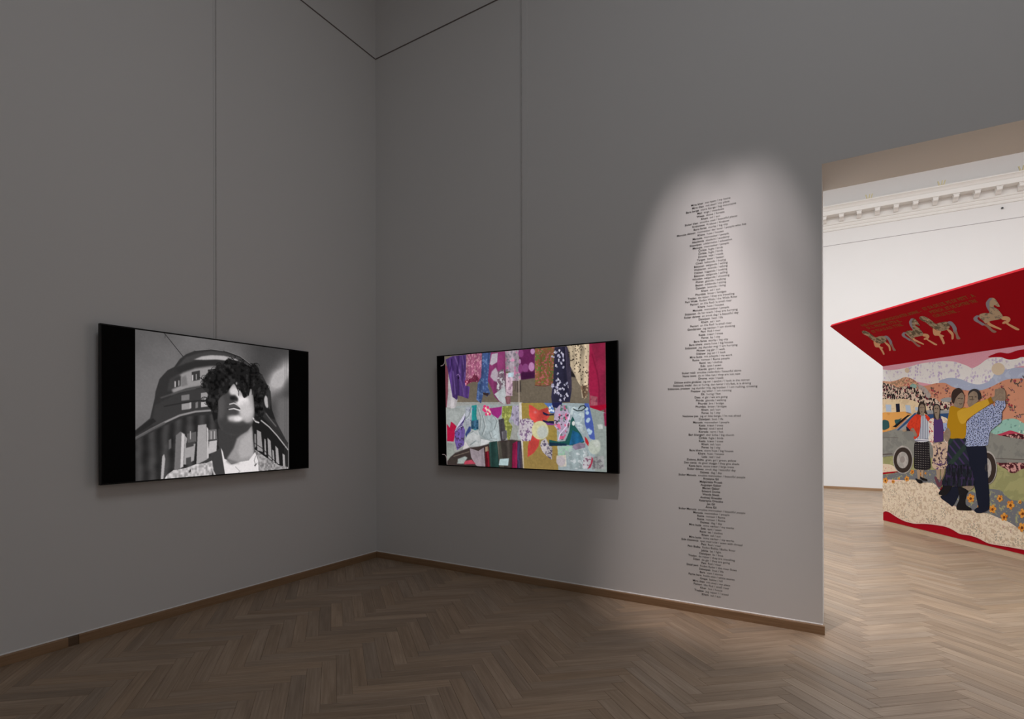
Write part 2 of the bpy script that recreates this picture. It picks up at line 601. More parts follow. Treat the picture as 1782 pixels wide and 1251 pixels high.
class Canvas:
    """a w x h picture; shapes are given in photo-crop pixels and carried over by the screen's own plane"""

    def __init__(self, w, h, to_xy):
        self.w, self.h, self.to_xy = w, h, to_xy
        self.a = np.zeros((h, w, 3))
        self.yy, self.xx = np.mgrid[0:h, 0:w].astype(float)
        self.src = 'z1'

    def px(self, pts, src=None):
        return np.array([self.to_xy(*crop_px(src or self.src, x, y)) for x, y in pts])

    def mask(self, P):
        m = np.zeros((self.h, self.w), bool)
        x0, x1 = max(0, int(P[:, 0].min())), min(self.w, int(P[:, 0].max()) + 2)
        y0, y1 = max(0, int(P[:, 1].min())), min(self.h, int(P[:, 1].max()) + 2)
        if x1 <= x0 or y1 <= y0:
            return m
        X, Y = self.xx[y0:y1, x0:x1] + .5, self.yy[y0:y1, x0:x1] + .5
        ins = np.zeros(X.shape, bool)
        for i in range(len(P)):
            (xa, ya), (xb, yb) = P[i], P[(i + 1) % len(P)]
            if ya == yb:
                continue
            c = ((ya > Y) != (yb > Y)) & (X < (xb - xa) * (Y - ya) / (yb - ya) + xa)
            ins ^= c
        m[y0:y1, x0:x1] = ins
        return m

    def put(self, m, col, soft=0):
        k = m.astype(float)
        if soft:
            k = blur(k, soft)
        k = k[..., None]
        c = np.asarray(col, float)
        if c.ndim == 2:
            c = c[..., None]
        elif c.ndim == 0:
            c = c * np.ones(3)
        self.a = self.a * (1 - k) + c * k

    def poly(self, pts, col, soft=0, src=None, sm=False):
        P = self.px(pts, src)
        if sm:
            P = smooth_closed(P, 6)
        m = self.mask(P)
        self.put(m, col, soft)
        return m

    def oval(self, cx, cy, rx, ry, col, soft=0, src=None, rot=0.0):
        t = np.linspace(0, 2 * math.pi, 28, endpoint=False)
        x, y = rx * np.cos(t), ry * np.sin(t)
        c, s = math.cos(rot), math.sin(rot)
        return self.poly(list(zip(cx + x * c - y * s, cy + x * s + y * c)), col, soft, src)

    def line(self, pts, wd, col, src=None, soft=0):
        P = self.px(pts, src)
        d = np.full((self.h, self.w), 1e9)
        X, Y = self.xx + .5, self.yy + .5
        for (xa, ya), (xb, yb) in zip(P[:-1], P[1:]):
            L = max(1e-6, (xb - xa) ** 2 + (yb - ya) ** 2)
            t = np.clip(((X - xa) * (xb - xa) + (Y - ya) * (yb - ya)) / L, 0, 1)
            d = np.minimum(d, np.hypot(X - xa - t * (xb - xa), Y - ya - t * (yb - ya)))
        self.put(np.clip(wd / 2 - d + .5, 0, 1), col, soft)

    def cloth(self, pts, col, folds=6, depth=.22, spots=None, soft=0, src=None, sm=False, seed=None, lean=0.0):
        """a hanging garment: fold shading along x and printed spots [(colour, cells, threshold)]"""
        P = self.px(pts, src)
        if sm:
            P = smooth_closed(P, 6)
        m = self.mask(P)
        if not m.any():
            return m
        sd = seed if seed is not None else int(abs(P).sum()) % 9973
        w = max(8, P[:, 0].max() - P[:, 0].min())
        r = np.random.default_rng(sd)
        nz = value_noise(self.h, self.w, 12, 3, sd)
        q = ((self.xx - P[:, 0].min()) + lean * (self.yy - P[:, 1].min()) + 16 * (nz - .5)) / w
        g = r.random(4 * folds + 8)
        qi = np.clip(q, 0, 1) * (2 * folds) + 1
        i0 = qi.astype(int)
        ft = qi - i0
        ft = ft * ft * (3 - 2 * ft)
        fold = g[i0] * (1 - ft) + g[i0 + 1] * ft - .5
        sh = 1 + 1.7 * depth * fold * (.5 + value_noise(self.h, self.w, 7, 2, sd + 1)) + .28 * (nz - .5)
        c = np.ones((self.h, self.w, 1)) * np.asarray(col, float)
        for i, (sc, cells, thr) in enumerate(spots or []):
            k = np.clip((value_noise(self.h, self.w, int(cells * 1.45), 2, sd + 5 + i) - thr) / .05, 0, 1)[..., None]
            c = c * (1 - k) + np.asarray(sc, float) * k
        self.put(m, np.clip(c * sh[..., None], 0, 255), soft)
        return m


def picture_mesh(cv, ss, name, x0, x1, z0, z1, y, parent, mat):
    """vertex-coloured sheet showing the canvas, averaged down by ss"""
    h, w = cv.h // ss, cv.w // ss
    a = s2l(np.clip(cv.a, 0, 255)).reshape(h, ss, w, ss, 3).mean(axis=(1, 3))
    gx, gz = np.linspace(x0, x1, w), np.linspace(z1, z0, h)
    V = np.zeros((h * w, 3), np.float32)
    V[:, 0], V[:, 1], V[:, 2] = np.tile(gx, h), y, np.repeat(gz, w)
    idx = np.arange(h * w).reshape(h, w)
    Q = np.stack([idx[:-1, :-1], idx[1:, :-1], idx[1:, 1:], idx[:-1, 1:]], -1).reshape(-1, 4)
    me = bpy.data.meshes.new(name)
    me.vertices.add(len(V))
    me.vertices.foreach_set('co', V.ravel())
    me.loops.add(Q.size)
    me.loops.foreach_set('vertex_index', Q.ravel().astype(np.int32))
    me.polygons.add(len(Q))
    me.polygons.foreach_set('loop_start', np.arange(0, Q.size, 4, dtype=np.int32))
    me.update(calc_edges=True)
    at = me.attributes.new('picture', 'FLOAT_COLOR', 'POINT')
    at.data.foreach_set('color', np.concatenate([a.reshape(-1, 3), np.ones((h * w, 1))], 1).astype(np.float32).ravel())
    me.materials.append(mat)
    o = bpy.data.objects.new(name, me)
    COL.objects.link(o)
    o.parent = parent
    return o


t = NT('lit_screen_picture')
t.color((lambda k: (setattr(k.outputs[0], 'default_value', (0.004, 0.004, 0.004, 1)), k.outputs[0])[1])(t.n('ShaderNodeRGB')))
at = t.n('ShaderNodeAttribute', attribute_name='picture')
t.l(at.outputs['Color'], t.b.inputs['Emission Color'])
t.set(Emission_Strength=1.0, Roughness=0.6, Specular_IOR_Level=0.05)
M['picture'] = t.m


def television(label, loc, rz, tilt, W, H, frac, ss_w, paint, grain):
    root = tag(empty('wall_screen', loc, (tilt, 0, rz)), label, 'screen')
    bpy.context.view_layer.update()
    inv = root.matrix_world.inverted()
    D = 0.085
    w2, h2, bz = W / 2, H / 2, 0.009
    # bezel: a ring around the glass
    bm = boxes((-w2, w2, -D, -D + .028, h2 - bz, h2), (-w2, w2, -D, -D + .028, -h2, -h2 + bz),
               (-w2, -w2 + bz, -D, -D + .028, -h2 + bz, h2 - bz), (w2 - bz, w2, -D, -D + .028, -h2 + bz, h2 - bz))
    obj('bezel', bm, M['tv_black'], root)
    obj('glass_panel', boxes((-w2 + bz, w2 - bz, -D + .003, -D + .027, -h2 + bz, h2 - bz)), M['tv_glass'], root)
    bm = bmesh.new()
    box(bm, -w2 * .93, w2 * .93, -D + .028, -D + .055, -h2 * .86, h2 * .86, bevel=.008)
    obj('back_shell', bm, M['tv_black'], root)
    bm = boxes((-.22, -.18, -D + .055, -.012, -.25, .25), (.18, .22, -D + .055, -.012, -.25, .25), (-.3, .3, -.022, -.002, -.12, .12))
    obj('wall_bracket', bm, M['metal'], root)
    cw = W * frac / 2
    ch = h2 - bz - .001
    gw = ss_w * 2
    gh = int(round(ss_w * ch / cw)) * 2
    yF = -D + .0022

    def to_xy(u, v):
        x, z = on_face(u, v, inv, yF)
        return (x + cw) / (2 * cw) * gw, (ch - z) / (2 * ch) * gh
    cv = Canvas(gw, gh, to_xy)
    paint(cv)
    cv.a = cv.a * (1 + grain * (value_noise(cv.h, cv.w, 120, 2, 77) - .5))[..., None]
    picture_mesh(cv, 2, 'picture', -cw, cw, -ch, ch, yF, root, M['picture'])
    return root, inv


def paint_portrait(c):
    c.src = 'z1'
    n = value_noise(c.h, c.w, 4, 4, 3)
    X, Y = c.xx / c.w, c.yy / c.h
    sky = 96 + 26 * Y + 22 * (n - .5) + 10 * np.exp(-((X - .35) / .2) ** 2)
    sky = sky * (1 - np.clip((X - .62) / .15, 0, 1) * .30)
    c.a[:] = sky[..., None]
    cl = np.clip(1.5 * np.exp(-(((X - .93) / .10) ** 2 + ((Y - .22 - .9 * (.95 - X)) / .10) ** 2)) * (.45 + 1.1 * value_noise(c.h, c.w, 7, 4, 9)), 0, 1)
    c.a += (cl * 105)[..., None]
    c.put((X > .9) & (Y > .40), 104, 14)
    # wire
    c.line([(535, 90), (860, 495), (1010, 640)], 3.2, 42, 'hA')
    c.line([(560, 130), (550, 180)], 2.5, 60, 'hA')
    # round building: stacked drums
    c.poly([(313, 770), (410, 690), (440, 560), (445, 520), (470, 440), (520, 385), (565, 362), (600, 312), (640, 282), (700, 258), (790, 247), (880, 257), (980, 290),
            (1060, 345), (1130, 420), (1180, 520), (1190, 640), (1215, 710), (1290, 850), (1290, 1030), (313, 1110)], 50, 1)
    c.poly([(580, 365), (640, 300), (720, 275), (800, 262), (880, 272), (980, 305), (1050, 352), (1030, 362), (960, 330), (880, 300), (800, 290), (700, 318), (620, 352)], 66, 3)
    c.poly([(690, 316), (740, 296), (800, 288), (880, 292), (950, 308), (1000, 338), (1040, 362), (1030, 372), (960, 345), (900, 322), (830, 316), (760, 318)], 175, 2)
    c.line([(700, 258), (800, 249), (900, 263), (985, 294), (1060, 350)], 3, 120)
    c.line([(880, 262), (980, 300), (1050, 350), (1100, 400)], 3, 40)
    c.poly([(575, 370), (640, 340), (720, 326), (830, 320), (900, 330), (900, 352), (800, 360), (700, 372), (600, 410)], 46, 3)
    # upper storey: lit wall with windows
    c.poly([(545, 505), (560, 440), (620, 400), (700, 372), (800, 358), (880, 362), (840, 470), (760, 480), (660, 497), (560, 530)], 146, 4)
    c.poly([(520, 520), (535, 440), (590, 410), (608, 420), (605, 480), (545, 510)], 62, 3)
    c.poly([(610, 430), (640, 415), (650, 480), (608, 490)], 118, 3)
    for x, y, w_, h_ in ((676, 395, 52, 60), (565, 435, 40, 60), (780, 380, 60, 70)):
        c.poly([(x, y), (x + w_, y - 10), (x + w_, y + h_ - 10), (x, y + h_)], 56, 1)
        c.poly([(x + 2, y + 20), (x + 9, y + 18), (x + 9, y + h_ - 6), (x + 2, y + h_)], 198, 1)
        c.poly([(x + 26, y + 14), (x + 32, y + 14), (x + 32, y + h_ - 12), (x + 26, y + h_ - 9)], 160, 1)
    c.line([(545, 540), (640, 505), (760, 484), (800, 482)], 7, 70, soft=1)
    # dark band and second storey windows
    c.poly([(440, 610), (560, 545), (680, 510), (820, 490), (850, 560), (850, 640), (700, 650), (560, 690), (420, 740)], 58, 3)
    for x, y, w_, h_, g in ((610, 545, 52, 34, 120), (735, 530, 50, 50, 150), (612, 600, 50, 38, 150), (660, 592, 14, 40, 170), (735, 588, 48, 32, 178), (700, 592, 16, 36, 120)):
        c.poly([(x, y), (x + w_, y - 8), (x + w_, y + h_ - 6), (x, y + h_)], g, 1)
    c.line([(500, 615), (600, 596), (700, 580), (800, 574)], 5, 42, soft=1)
    c.line([(480, 560), (600, 520), (700, 500)], 5, 84, soft=2)
    # pale string course
    c.line([(313, 820), (420, 760), (500, 718), (600, 672), (700, 648), (800, 640)], 8, 142, soft=1)
    c.line([(313, 822), (420, 762), (500, 722)], 9, 88, soft=2)
    c.poly([(313, 770), (410, 700), (430, 690), (450, 710), (330, 790), (313, 800)], 40, 1)
    # lower storey
    X0 = value_noise(c.h, c.w, 26, 1, 21)
    m = c.mask(c.px([(313, 835), (500, 740), (640, 680), (850, 660), (850, 1000), (600, 1085), (313, 1110)]))
    c.put(m, 54 + 14 * np.sin(c.xx / 9.0) + 16 * (X0 - .5), 2)
    for P, g in (([(575, 800), (605, 775), (632, 790), (610, 1010), (565, 1020)], 112), ([(612, 782), (632, 796), (622, 1000), (604, 1008)], 196),
                 ([(632, 800), (648, 820), (640, 860), (700, 850), (690, 960), (640, 985), (625, 985)], 158), ([(645, 790), (705, 775), (705, 840), (650, 850)], 92),
                 ([(716, 735), (770, 728), (775, 960), (706, 985)], 160), ([(772, 745), (782, 760), (785, 950), (774, 960)], 196),
                 ([(782, 765), (835, 760), (838, 825), (786, 830)], 110), ([(788, 838), (838, 830), (834, 900), (780, 920)], 186),
                 ([(640, 944), (672, 936), (672, 980), (640, 988)], 74), ([(640, 862), (690, 852), (688, 868), (640, 880)], 66),
                 ([(488, 935), (500, 918), (507, 950), (495, 1085), (478, 1088)], 172), ([(530, 830), (545, 820), (545, 880), (530, 890)], 96)):
        c.poly(P, g, 1)
    for x in (800, 822, 668):
        c.line([(x, 775), (x, 822)], 4, 190, soft=1)
    c.line([(784, 832), (840, 826)], 6, 70)
    c.poly([(640, 850), (700, 838), (700, 852), (640, 866)], 66, 1)
    c.poly([(710, 985), (770, 955), (840, 895), (850, 960), (780, 965)], 62, 1)
    # right-hand lower storey
    c.poly([(1050, 640), (1130, 680), (1210, 780), (1290, 900), (1290, 1030), (1060, 1030)], 30, 2)
    for P, g in (([(1092, 765), (1118, 778), (1130, 905), (1095, 895)], 150), ([(1140, 820), (1148, 826), (1152, 925), (1142, 920)], 160),
                 ([(1160, 815), (1180, 835), (1188, 960), (1166, 945)], 155), ([(1190, 890), (1200, 898), (1206, 975), (1194, 970)], 150), ([(1210, 865), (1228, 885), (1236, 985), (1216, 980)], 160),
                 ([(1256, 915), (1270, 925), (1276, 1010), (1260, 1005)], 165), ([(1076, 790), (1086, 792), (1088, 870), (1078, 880)], 130)):
        c.poly(P, g, 1)
    c.poly([(1120, 560), (1160, 540), (1190, 640), (1210, 700), (1180, 690), (1140, 640)], 34, 2)
    c.oval(1153, 585, 13, 40, 176, 2, rot=-.15)
    c.oval(1168, 590, 6, 45, 60, 2, rot=-.1)
    c.line([(1120, 705), (1170, 745), (1220, 800), (1290, 890)], 6.5, 170, soft=1)
    c.line([(1140, 690), (1200, 750), (1290, 850)], 6, 44, soft=1)
    c.line([(1150, 660), (1180, 700), (1215, 742)], 5, 110, soft=2)
    c.line([(1075, 848), (1130, 885), (1180, 940), (1225, 980)], 3.5, 40)
    # jacket
    tw = 150 + 80 * (value_noise(c.h, c.w, 90, 1, 5) - .5)
    c.poly([(497, 1086), (520, 1050), (560, 1022), (640, 1008), (700, 985), (770, 975), (806, 960), (812, 1000), (830, 1060), (700, 1075)], tw + 30)
    c.poly([(655, 1040), (668, 1010), (672, 1030)], 40, 1)
    c.poly([(800, 1062), (815, 1010), (812, 975), (840, 890), (860, 880), (880, 960), (895, 1056)], 62, 2)
    c.poly([(806, 1005), (830, 1052), (818, 1060)], 190, 1)
    c.poly([(1060, 880), (1095, 900), (1150, 940), (1230, 990), (1290, 1002), (1290, 1030), (1098, 1036), (1100, 960)], tw - 8)
    c.poly([(1062, 868), (1085, 900), (1098, 950), (1104, 1036), (1092, 1036), (1080, 930)], 70, 1)
    # neck and shirt
    c.poly([(845, 760), (1062, 720), (1066, 830), (1080, 920), (1010, 1040), (900, 1040), (862, 900), (845, 860)], 62, 2)
    c.poly([(1060, 735), (1064, 820), (1075, 900), (1060, 980), (960, 975), (900, 950), (945, 880), (965, 820), (1010, 780)], 150, 4)
    c.poly([(1062, 760), (1066, 850), (1066, 930), (990, 950), (970, 900), (990, 830)], 172, 6)
    c.poly([(862, 878), (875, 905), (885, 950), (900, 955), (930, 985), (990, 968), (1040, 960), (1082, 905), (1100, 960), (1104, 1034), (890, 1054)], 226, 1)
    c.poly([(905, 950), (950, 962), (985, 975), (925, 985), (895, 965)], 120, 5)
    c.poly([(1075, 990), (1098, 972), (1080, 1000)], 60, 1)
    c.line([(1085, 930), (1075, 960), (1085, 990)], 3, 110, soft=1)
    c.line([(955, 1000), (985, 1030), (960, 1050)], 4, 170, soft=1)
    # face, dark on the left, bright cheek on the right
    c.poly([(835, 470), (1060, 450), (1075, 560), (1078, 640), (1068, 715), (1030, 770), (960, 800), (900, 790), (850, 740), (832, 640)], 70, 2, sm=True)
    c.poly([(905, 470), (1050, 470), (1068, 560), (1076, 640), (1066, 705), (1040, 735), (1000, 700), (985, 640), (960, 580), (920, 530)], 165, 6)
    c.oval(1000, 585, 42, 40, 232, 8)
    c.oval(1020, 640, 44, 55, 196, 10)
    c.oval(955, 690, 52, 22, 196, 7)
    c.oval(972, 693, 26, 15, 226, 5)
    c.poly([(850, 705), (900, 720), (980, 735), (1060, 715), (1030, 775), (960, 800), (880, 780)], 62, 6)
    c.poly([(850, 690), (890, 660), (905, 700), (895, 730), (860, 730)], 64, 6)
    # nose
    c.oval(948, 518, 28, 26, 208, 6)
    c.poly([(920, 545), (950, 542), (975, 560), (970, 585), (945, 580), (920, 575)], 48, 4)
    c.oval(938, 562, 16, 10, 30, 3)
    c.line([(965, 540), (985, 575), (1000, 600)], 7, 226, soft=3)
    # lips
    c.poly([(898, 628), (920, 602), (945, 596), (985, 625), (984, 640), (940, 630)], 78, 2)
    c.line([(918, 601), (945, 594), (975, 608), (990, 625)], 5, 206, soft=1)
    c.line([(915, 632), (945, 628), (984, 640)], 7, 218, soft=1)
    c.line([(905, 630), (945, 622), (984, 632)], 4, 46, soft=1)
    c.poly([(905, 645), (980, 648), (960, 668), (910, 668)], 70, 5)
    c.poly([(838, 560), (870, 540), (890, 600), (880, 690), (850, 700), (835, 640)], 84, 8)
    # hair
    hair = [(745, 470), (760, 425), (785, 395), (820, 385), (838, 350), (875, 345), (905, 312), (960, 322), (1000, 335), (1050, 362), (1075, 345), (1105, 375), (1112, 430), (1150, 470),
            (1165, 500), (1145, 545), (1130, 600), (1138, 660), (1115, 690), (1085, 680), (1078, 640), (1072, 560), (1055, 500), (1040, 540), (1010, 560), (990, 520), (965, 500), (945, 470),
            (920, 500), (900, 530), (870, 545), (845, 580), (845, 640), (835, 720), (815, 700), (800, 640), (765, 590), (780, 540), (750, 500)]
    c.poly(hair, 28, 2, sm=True)
    hn = value_noise(c.h, c.w, 45, 3, 31)
    hm = c.mask(smooth_closed(c.px(hair), 4))
    c.put(hm & (hn > .62), 46, 1)
    c.put(hm & (hn < .36), 12, 1)
    r = random.Random(4)
    rim = [(755, 470), (770, 430), (795, 400), (830, 392), (860, 365), (920, 330), (985, 335), (1060, 362), (1085, 365), (1110, 420), (1150, 490), (765, 560), (780, 590), (940, 310), (1000, 330), (1120, 460)]
    for x, y in rim:
        for _ in range(3):
            a0, rr = r.uniform(0, 6.28), r.uniform(9, 19)
            cx_, cy_ = x + r.uniform(-14, 14), y + r.uniform(-12, 12)
            c.line([(cx_ + rr * math.cos(a0 + k * .55), cy_ + rr * math.sin(a0 + k * .55)) for k in range(9)], 2.6, r.choice((18, 26, 34)))
    for x0, y0, x1, y1 in ((725, 430, 760, 455), (750, 440, 772, 470), (965, 500, 975, 545), (1000, 500, 1015, 555), (1035, 490, 1040, 545), (985, 470, 975, 520), (1055, 480, 1062, 540)):
        c.line([(x0, y0), ((x0 + x1) / 2 + 6, (y0 + y1) / 2), (x1, y1)], 3.4, 26)
    c.oval(962, 468, 5, 9, 150, 2)
    # ear ring glint
    c.line([(1068, 690), (1085, 712), (1104, 718)], 7, 205, soft=1)
    c.line([(1075, 700), (1095, 710)], 4, 90)
    # pale streaks at the right edge of the film frame
    for x in (1272, 1283):
        c.line([(x, 268), (x, 1015)], 1.8, 70, soft=1)
    c.a = c.a * np.array([1.0, 0.975, 0.975])


def paint_clothes(c):
    c.src = 'z2'
    n = value_noise(c.h, c.w, 5, 3, 2)
    c.a[:] = (np.array([103, 93, 80])[None, None] * (0.88 + .3 * n[..., None]))
    c.poly([(150, 560), (720, 560), (740, 1080), (155, 1070)], (150, 150, 146))
    # ---- top row of hanging garments
    c.cloth([(160, 330), (200, 300), (245, 540), (215, 645), (190, 600), (165, 600)], (168, 162, 164), 3, .12)
    c.poly([(150, 280), (175, 300), (172, 500), (162, 600), (155, 600)], (112, 60, 70), 1)
    c.cloth([(155, 240), (205, 215), (308, 205), (305, 370), (300, 430), (335, 445), (325, 535), (270, 515), (245, 510), (240, 545), (205, 520), (185, 400)], (76, 52, 108), 5, .3)
    for x0, y0, x1, y1, g in ((195, 230, 240, 530, (48, 30, 76)), (225, 220, 262, 340, (118, 92, 148)), (255, 215, 240, 340, (44, 26, 72)), (280, 215, 300, 370, (108, 84, 138)), (210, 330, 226, 500, (112, 88, 144)), (270, 400, 290, 510, (104, 80, 134)), (200, 240, 185, 330, (40, 26, 66)), (292, 220, 296, 330, (46, 28, 74))):
        c.line([(x0, y0), ((x0 + x1) / 2 + 3, (y0 + y1) / 2), (x1, y1)], 6, g, soft=3)
    c.oval(250, 378, 5, 10, (30, 16, 40))
    c.line([(236, 360), (250, 350), (262, 370), (262, 400)], 3, (128, 100, 150))
    c.cloth([(310, 200), (425, 192), (425, 380), (405, 400), (380, 395), (360, 372), (345, 410), (300, 415), (305, 370)], (150, 84, 112), 6, .12, [((186, 128, 146), 70, .56)])
    c.cloth([(296, 400), (350, 380), (370, 345), (395, 370), (415, 395), (395, 410), (355, 408), (320, 425), (305, 440)], (104, 40, 62), 5, .3, [((190, 120, 140), 60, .62)])
    c.cloth([(428, 192), (492, 188), (480, 320), (470, 440), (490, 495), (460, 520), (440, 480), (420, 570), (385, 540), (395, 420), (420, 370)], (58, 76, 118), 4, .25, [((84, 104, 142), 60, .58)])
    c.poly([(430, 490), (480, 492), (470, 515), (440, 505)], (52, 40, 42), 1)
    c.cloth([(492, 188), (600, 180), (605, 440), (600, 580), (560, 560), (520, 520), (500, 460), (470, 400), (478, 320)], (126, 54, 98), 4, .16)
    c.poly([(500, 200), (545, 192), (540, 260), (500, 285), (485, 275)], (176, 166, 176), 1)
    c.poly([(500, 330), (530, 300), (548, 340), (540, 410), (515, 400), (490, 370)], (172, 160, 170), 2)
    c.cloth([(548, 330), (585, 310), (605, 400), (600, 470), (560, 520), (535, 470)], (112, 92, 104), 3, .2, [((180, 176, 180), 60, .55)])
    c.cloth([(520, 500), (560, 470), (600, 440), (608, 540), (600, 580), (560, 555)], (170, 174, 176), 2, .1)
    c.cloth([(600, 178), (700, 170), (702, 280), (720, 390), (690, 405), (650, 400), (640, 330), (605, 330)], (160, 146, 156), 7, .2, [((128, 120, 130), 60, .58), ((192, 130, 160), 45, .66)])
    c.cloth([(606, 345), (655, 340), (655, 512), (606, 512)], (186, 160, 172), 3, .1, [((140, 110, 130), 60, .66)])
    c.cloth([(625, 340), (665, 338), (660, 372), (620, 372)], (176, 196, 206), 2, .1)
    c.cloth([(655, 400), (690, 400), (720, 400), (722, 480), (690, 490), (660, 460)], (104, 92, 84), 5, .3)
    c.cloth([(598, 520), (640, 516), (640, 570), (612, 580)], (120, 78, 84), 3, .3)
    c.line([(704, 380), (704, 560)], 3.5, (196, 178, 166))
    # purple with ovals
    c.cloth([(703, 170), (822, 160), (822, 378), (720, 392), (712, 330)], (92, 34, 76), 3, .1)
    for x, y, rx, ry, col in ((718, 195, 20, 30, (128, 62, 112)), (806, 180, 16, 22, (176, 128, 168)), (710, 255, 8, 18, (176, 128, 168)), (716, 310, 18, 36, (128, 62, 112)),
                              (752, 305, 24, 34, (128, 66, 116)), (798, 295, 22, 34, (180, 128, 170))):
        c.oval(x, y, rx, ry, col, 1)
    c.poly([(720, 335), (822, 335), (822, 378), (722, 392)], (60, 24, 56), 3)
    # brown floral
    c.cloth([(824, 158), (968, 145), (965, 400), (950, 430), (824, 436)], (124, 84, 56), 5, .16, [((92, 104, 52), 70, .57), ((166, 92, 92), 74, .62)])
    c.line([(824, 434), (900, 440), (950, 428)], 3, (92, 44, 34))
    # navy with white flowers
    c.cloth([(970, 148), (1062, 138), (1092, 300), (1100, 460), (1085, 560), (950, 560), (945, 520), (960, 400)], (44, 42, 62), 3, .2)
    r = random.Random(5)
    for _ in range(60):
        x, y = r.uniform(955, 1085), r.uniform(170, 555)
        if x > 1045 and r.random() < .75 and y < 480:
            continue
        for k in range(3):
            c.oval(x + r.uniform(-7, 7), y + r.uniform(-9, 9), r.uniform(3, 7), r.uniform(4, 9), r.choice(((178, 174, 196), (150, 148, 170), (200, 196, 210))))
    c.cloth([(1048, 150), (1066, 140), (1095, 300), (1100, 460), (1080, 500), (1060, 330)], (62, 56, 74), 2, .2)
    # cream with dots
    c.cloth([(1062, 140), (1232, 122), (1228, 320), (1222, 400), (1215, 520), (1175, 530), (1165, 440), (1140, 400), (1110, 330), (1088, 290), (1085, 190)], (186, 168, 142), 5, .2)
    for _ in range(95):
        x, y = r.uniform(1075, 1228), r.uniform(135, 470)
        if y > 290 and x < 1090 + (y - 290) * .55:
            continue
        c.oval(x, y, r.uniform(3, 5.5), r.uniform(4, 6.5), (44, 32, 28))
    c.cloth([(1165, 440), (1222, 430), (1215, 520), (1190, 540)], (112, 88, 70), 4, .3, [((180, 160, 130), 60, .6)])
    c.poly([(1092, 320), (1110, 340), (1130, 375), (1095, 370)], (38, 34, 34), 1)
    # red drape
    c.cloth([(1230, 120), (1352, 108), (1358, 740), (1340, 730), (1340, 620), (1300, 620), (1280, 640), (1235, 630), (1228, 400)], (140, 36, 66), 2, .10, seed=12)
    c.poly([(1240, 130), (1275, 260), (1300, 420), (1300, 560), (1228, 480), (1228, 300)], (150, 32, 66), 4)
    c.line([(1250, 200), (1290, 340), (1305, 450), (1303, 560)], 4, (108, 22, 48), soft=2)
    c.cloth([(1238, 510), (1290, 520), (1292, 590), (1240, 585)], (156, 84, 96), 3, .1, [((128, 60, 76), 70, .55)])
    c.poly([(1235, 590), (1360, 575), (1360, 600), (1285, 640), (1240, 640)], (156, 18, 46), 2)
    # ---- lower row, left board
    c.poly([(240, 590), (360, 580), (700, 575), (715, 700), (600, 720), (560, 860), (300, 860), (165, 860), (165, 640)], (152, 158, 158))
    c.cloth([(165, 610), (300, 600), (290, 700), (230, 760), (165, 720)], (150, 154, 152), 2, .04)
    c.poly([(162, 722), (185, 750), (195, 705), (215, 720), (235, 740), (225, 790), (215, 855), (165, 852), (165, 780)], (168, 24, 60), 1)
    c.poly([(300, 640), (285, 740), (225, 800), (222, 775), (250, 720)], (200, 196, 214))
    for k in range(12):
        c.line([(222 + k * 6.5, 775 - k * 7.5), (262 + k * 3.6, 790 - k * 11)], 4.2, (52, 34, 96))
    c.cloth([(222, 785), (285, 735), (300, 770), (292, 880), (240, 920), (222, 850)], (104, 84, 148), 3, .2, [((70, 56, 92), 60, .6)])
    c.cloth([(165, 860), (215, 870), (220, 940), (200, 1000), (168, 1020)], (146, 150, 144), 2, .06)
    c.cloth([(305, 600), (350, 590), (350, 700), (320, 760), (300, 720)], (160, 164, 172), 3, .06, [((120, 120, 140), 80, .64)])
    c.cloth([(350, 585), (388, 580), (385, 660), (402, 760), (375, 770), (345, 755), (350, 690)], (34, 122, 122), 3, .25, [((60, 84, 128), 40, .66)])
    c.cloth([(345, 700), (400, 690), (402, 765), (345, 760)], (60, 96, 122), 3, .2, [((36, 70, 92), 60, .56)])
    c.poly([(330, 740), (345, 745), (340, 790), (310, 830), (300, 800)], (52, 66, 116), 2)
    # white paper-like shapes
    c.cloth([(390, 580), (490, 575), (540, 690), (556, 720), (556, 850), (530, 858), (500, 845), (440, 830), (400, 790), (402, 700)], (160, 170, 172), 3, .07)
    c.cloth([(350, 770), (400, 775), (415, 830), (410, 890), (370, 914), (330, 890), (298, 850), (320, 800)], (168, 170, 170), 2, .04)
    c.poly([(300, 850), (330, 893), (348, 905), (335, 915), (283, 915)], (200, 194, 194), 1)
    c.poly([(420, 835), (440, 838), (490, 850), (450, 890), (400, 930), (412, 895)], (196, 196, 196), 1)
    for P in ([(440, 770), (470, 800), (520, 760), (545, 720)], [(420, 830), (480, 840), (530, 800)], [(470, 690), (500, 720), (490, 760)], [(400, 780), (430, 820), (470, 832)]):
        c.line(P, 2.4, (128, 138, 140), soft=1)
    for P in ([(395, 600), (420, 680), (410, 770)], [(430, 660), (450, 740), (430, 800)], [(500, 640), (540, 700), (520, 760)], [(320, 800), (360, 780), (395, 800)], [(340, 880), (380, 850), (405, 860)], [(300, 690), (330, 660), (345, 600)], [(480, 780), (500, 830), (540, 840)]):
        c.line(P, 5, (110, 118, 120), soft=2)
        c.line([(x + 7, y + 3) for x, y in P], 4, (188, 194, 194), soft=2)
    for x, y in ((447, 592), (470, 600), (450, 625), (475, 635), (490, 615), (460, 650), (440, 615), (484, 648)):
        c.oval(x, y, 11, 12, (206, 56, 110))
    for x, y in ((462, 615), (478, 622), (455, 605), (470, 645), (488, 632)):
        c.oval(x, y, 7, 8, (232, 196, 180))
    c.poly([(484, 606), (560, 596), (576, 590), (572, 650), (545, 682), (500, 650)], (146, 44, 116), 1)
    # green and lilac cloths
    c.cloth([(580, 590), (655, 586), (645, 660), (625, 700), (655, 740), (640, 820), (628, 858), (612, 820), (615, 780), (590, 750), (575, 660)], (118, 122, 62), 4, .25, [((150, 154, 84), 70, .6)])
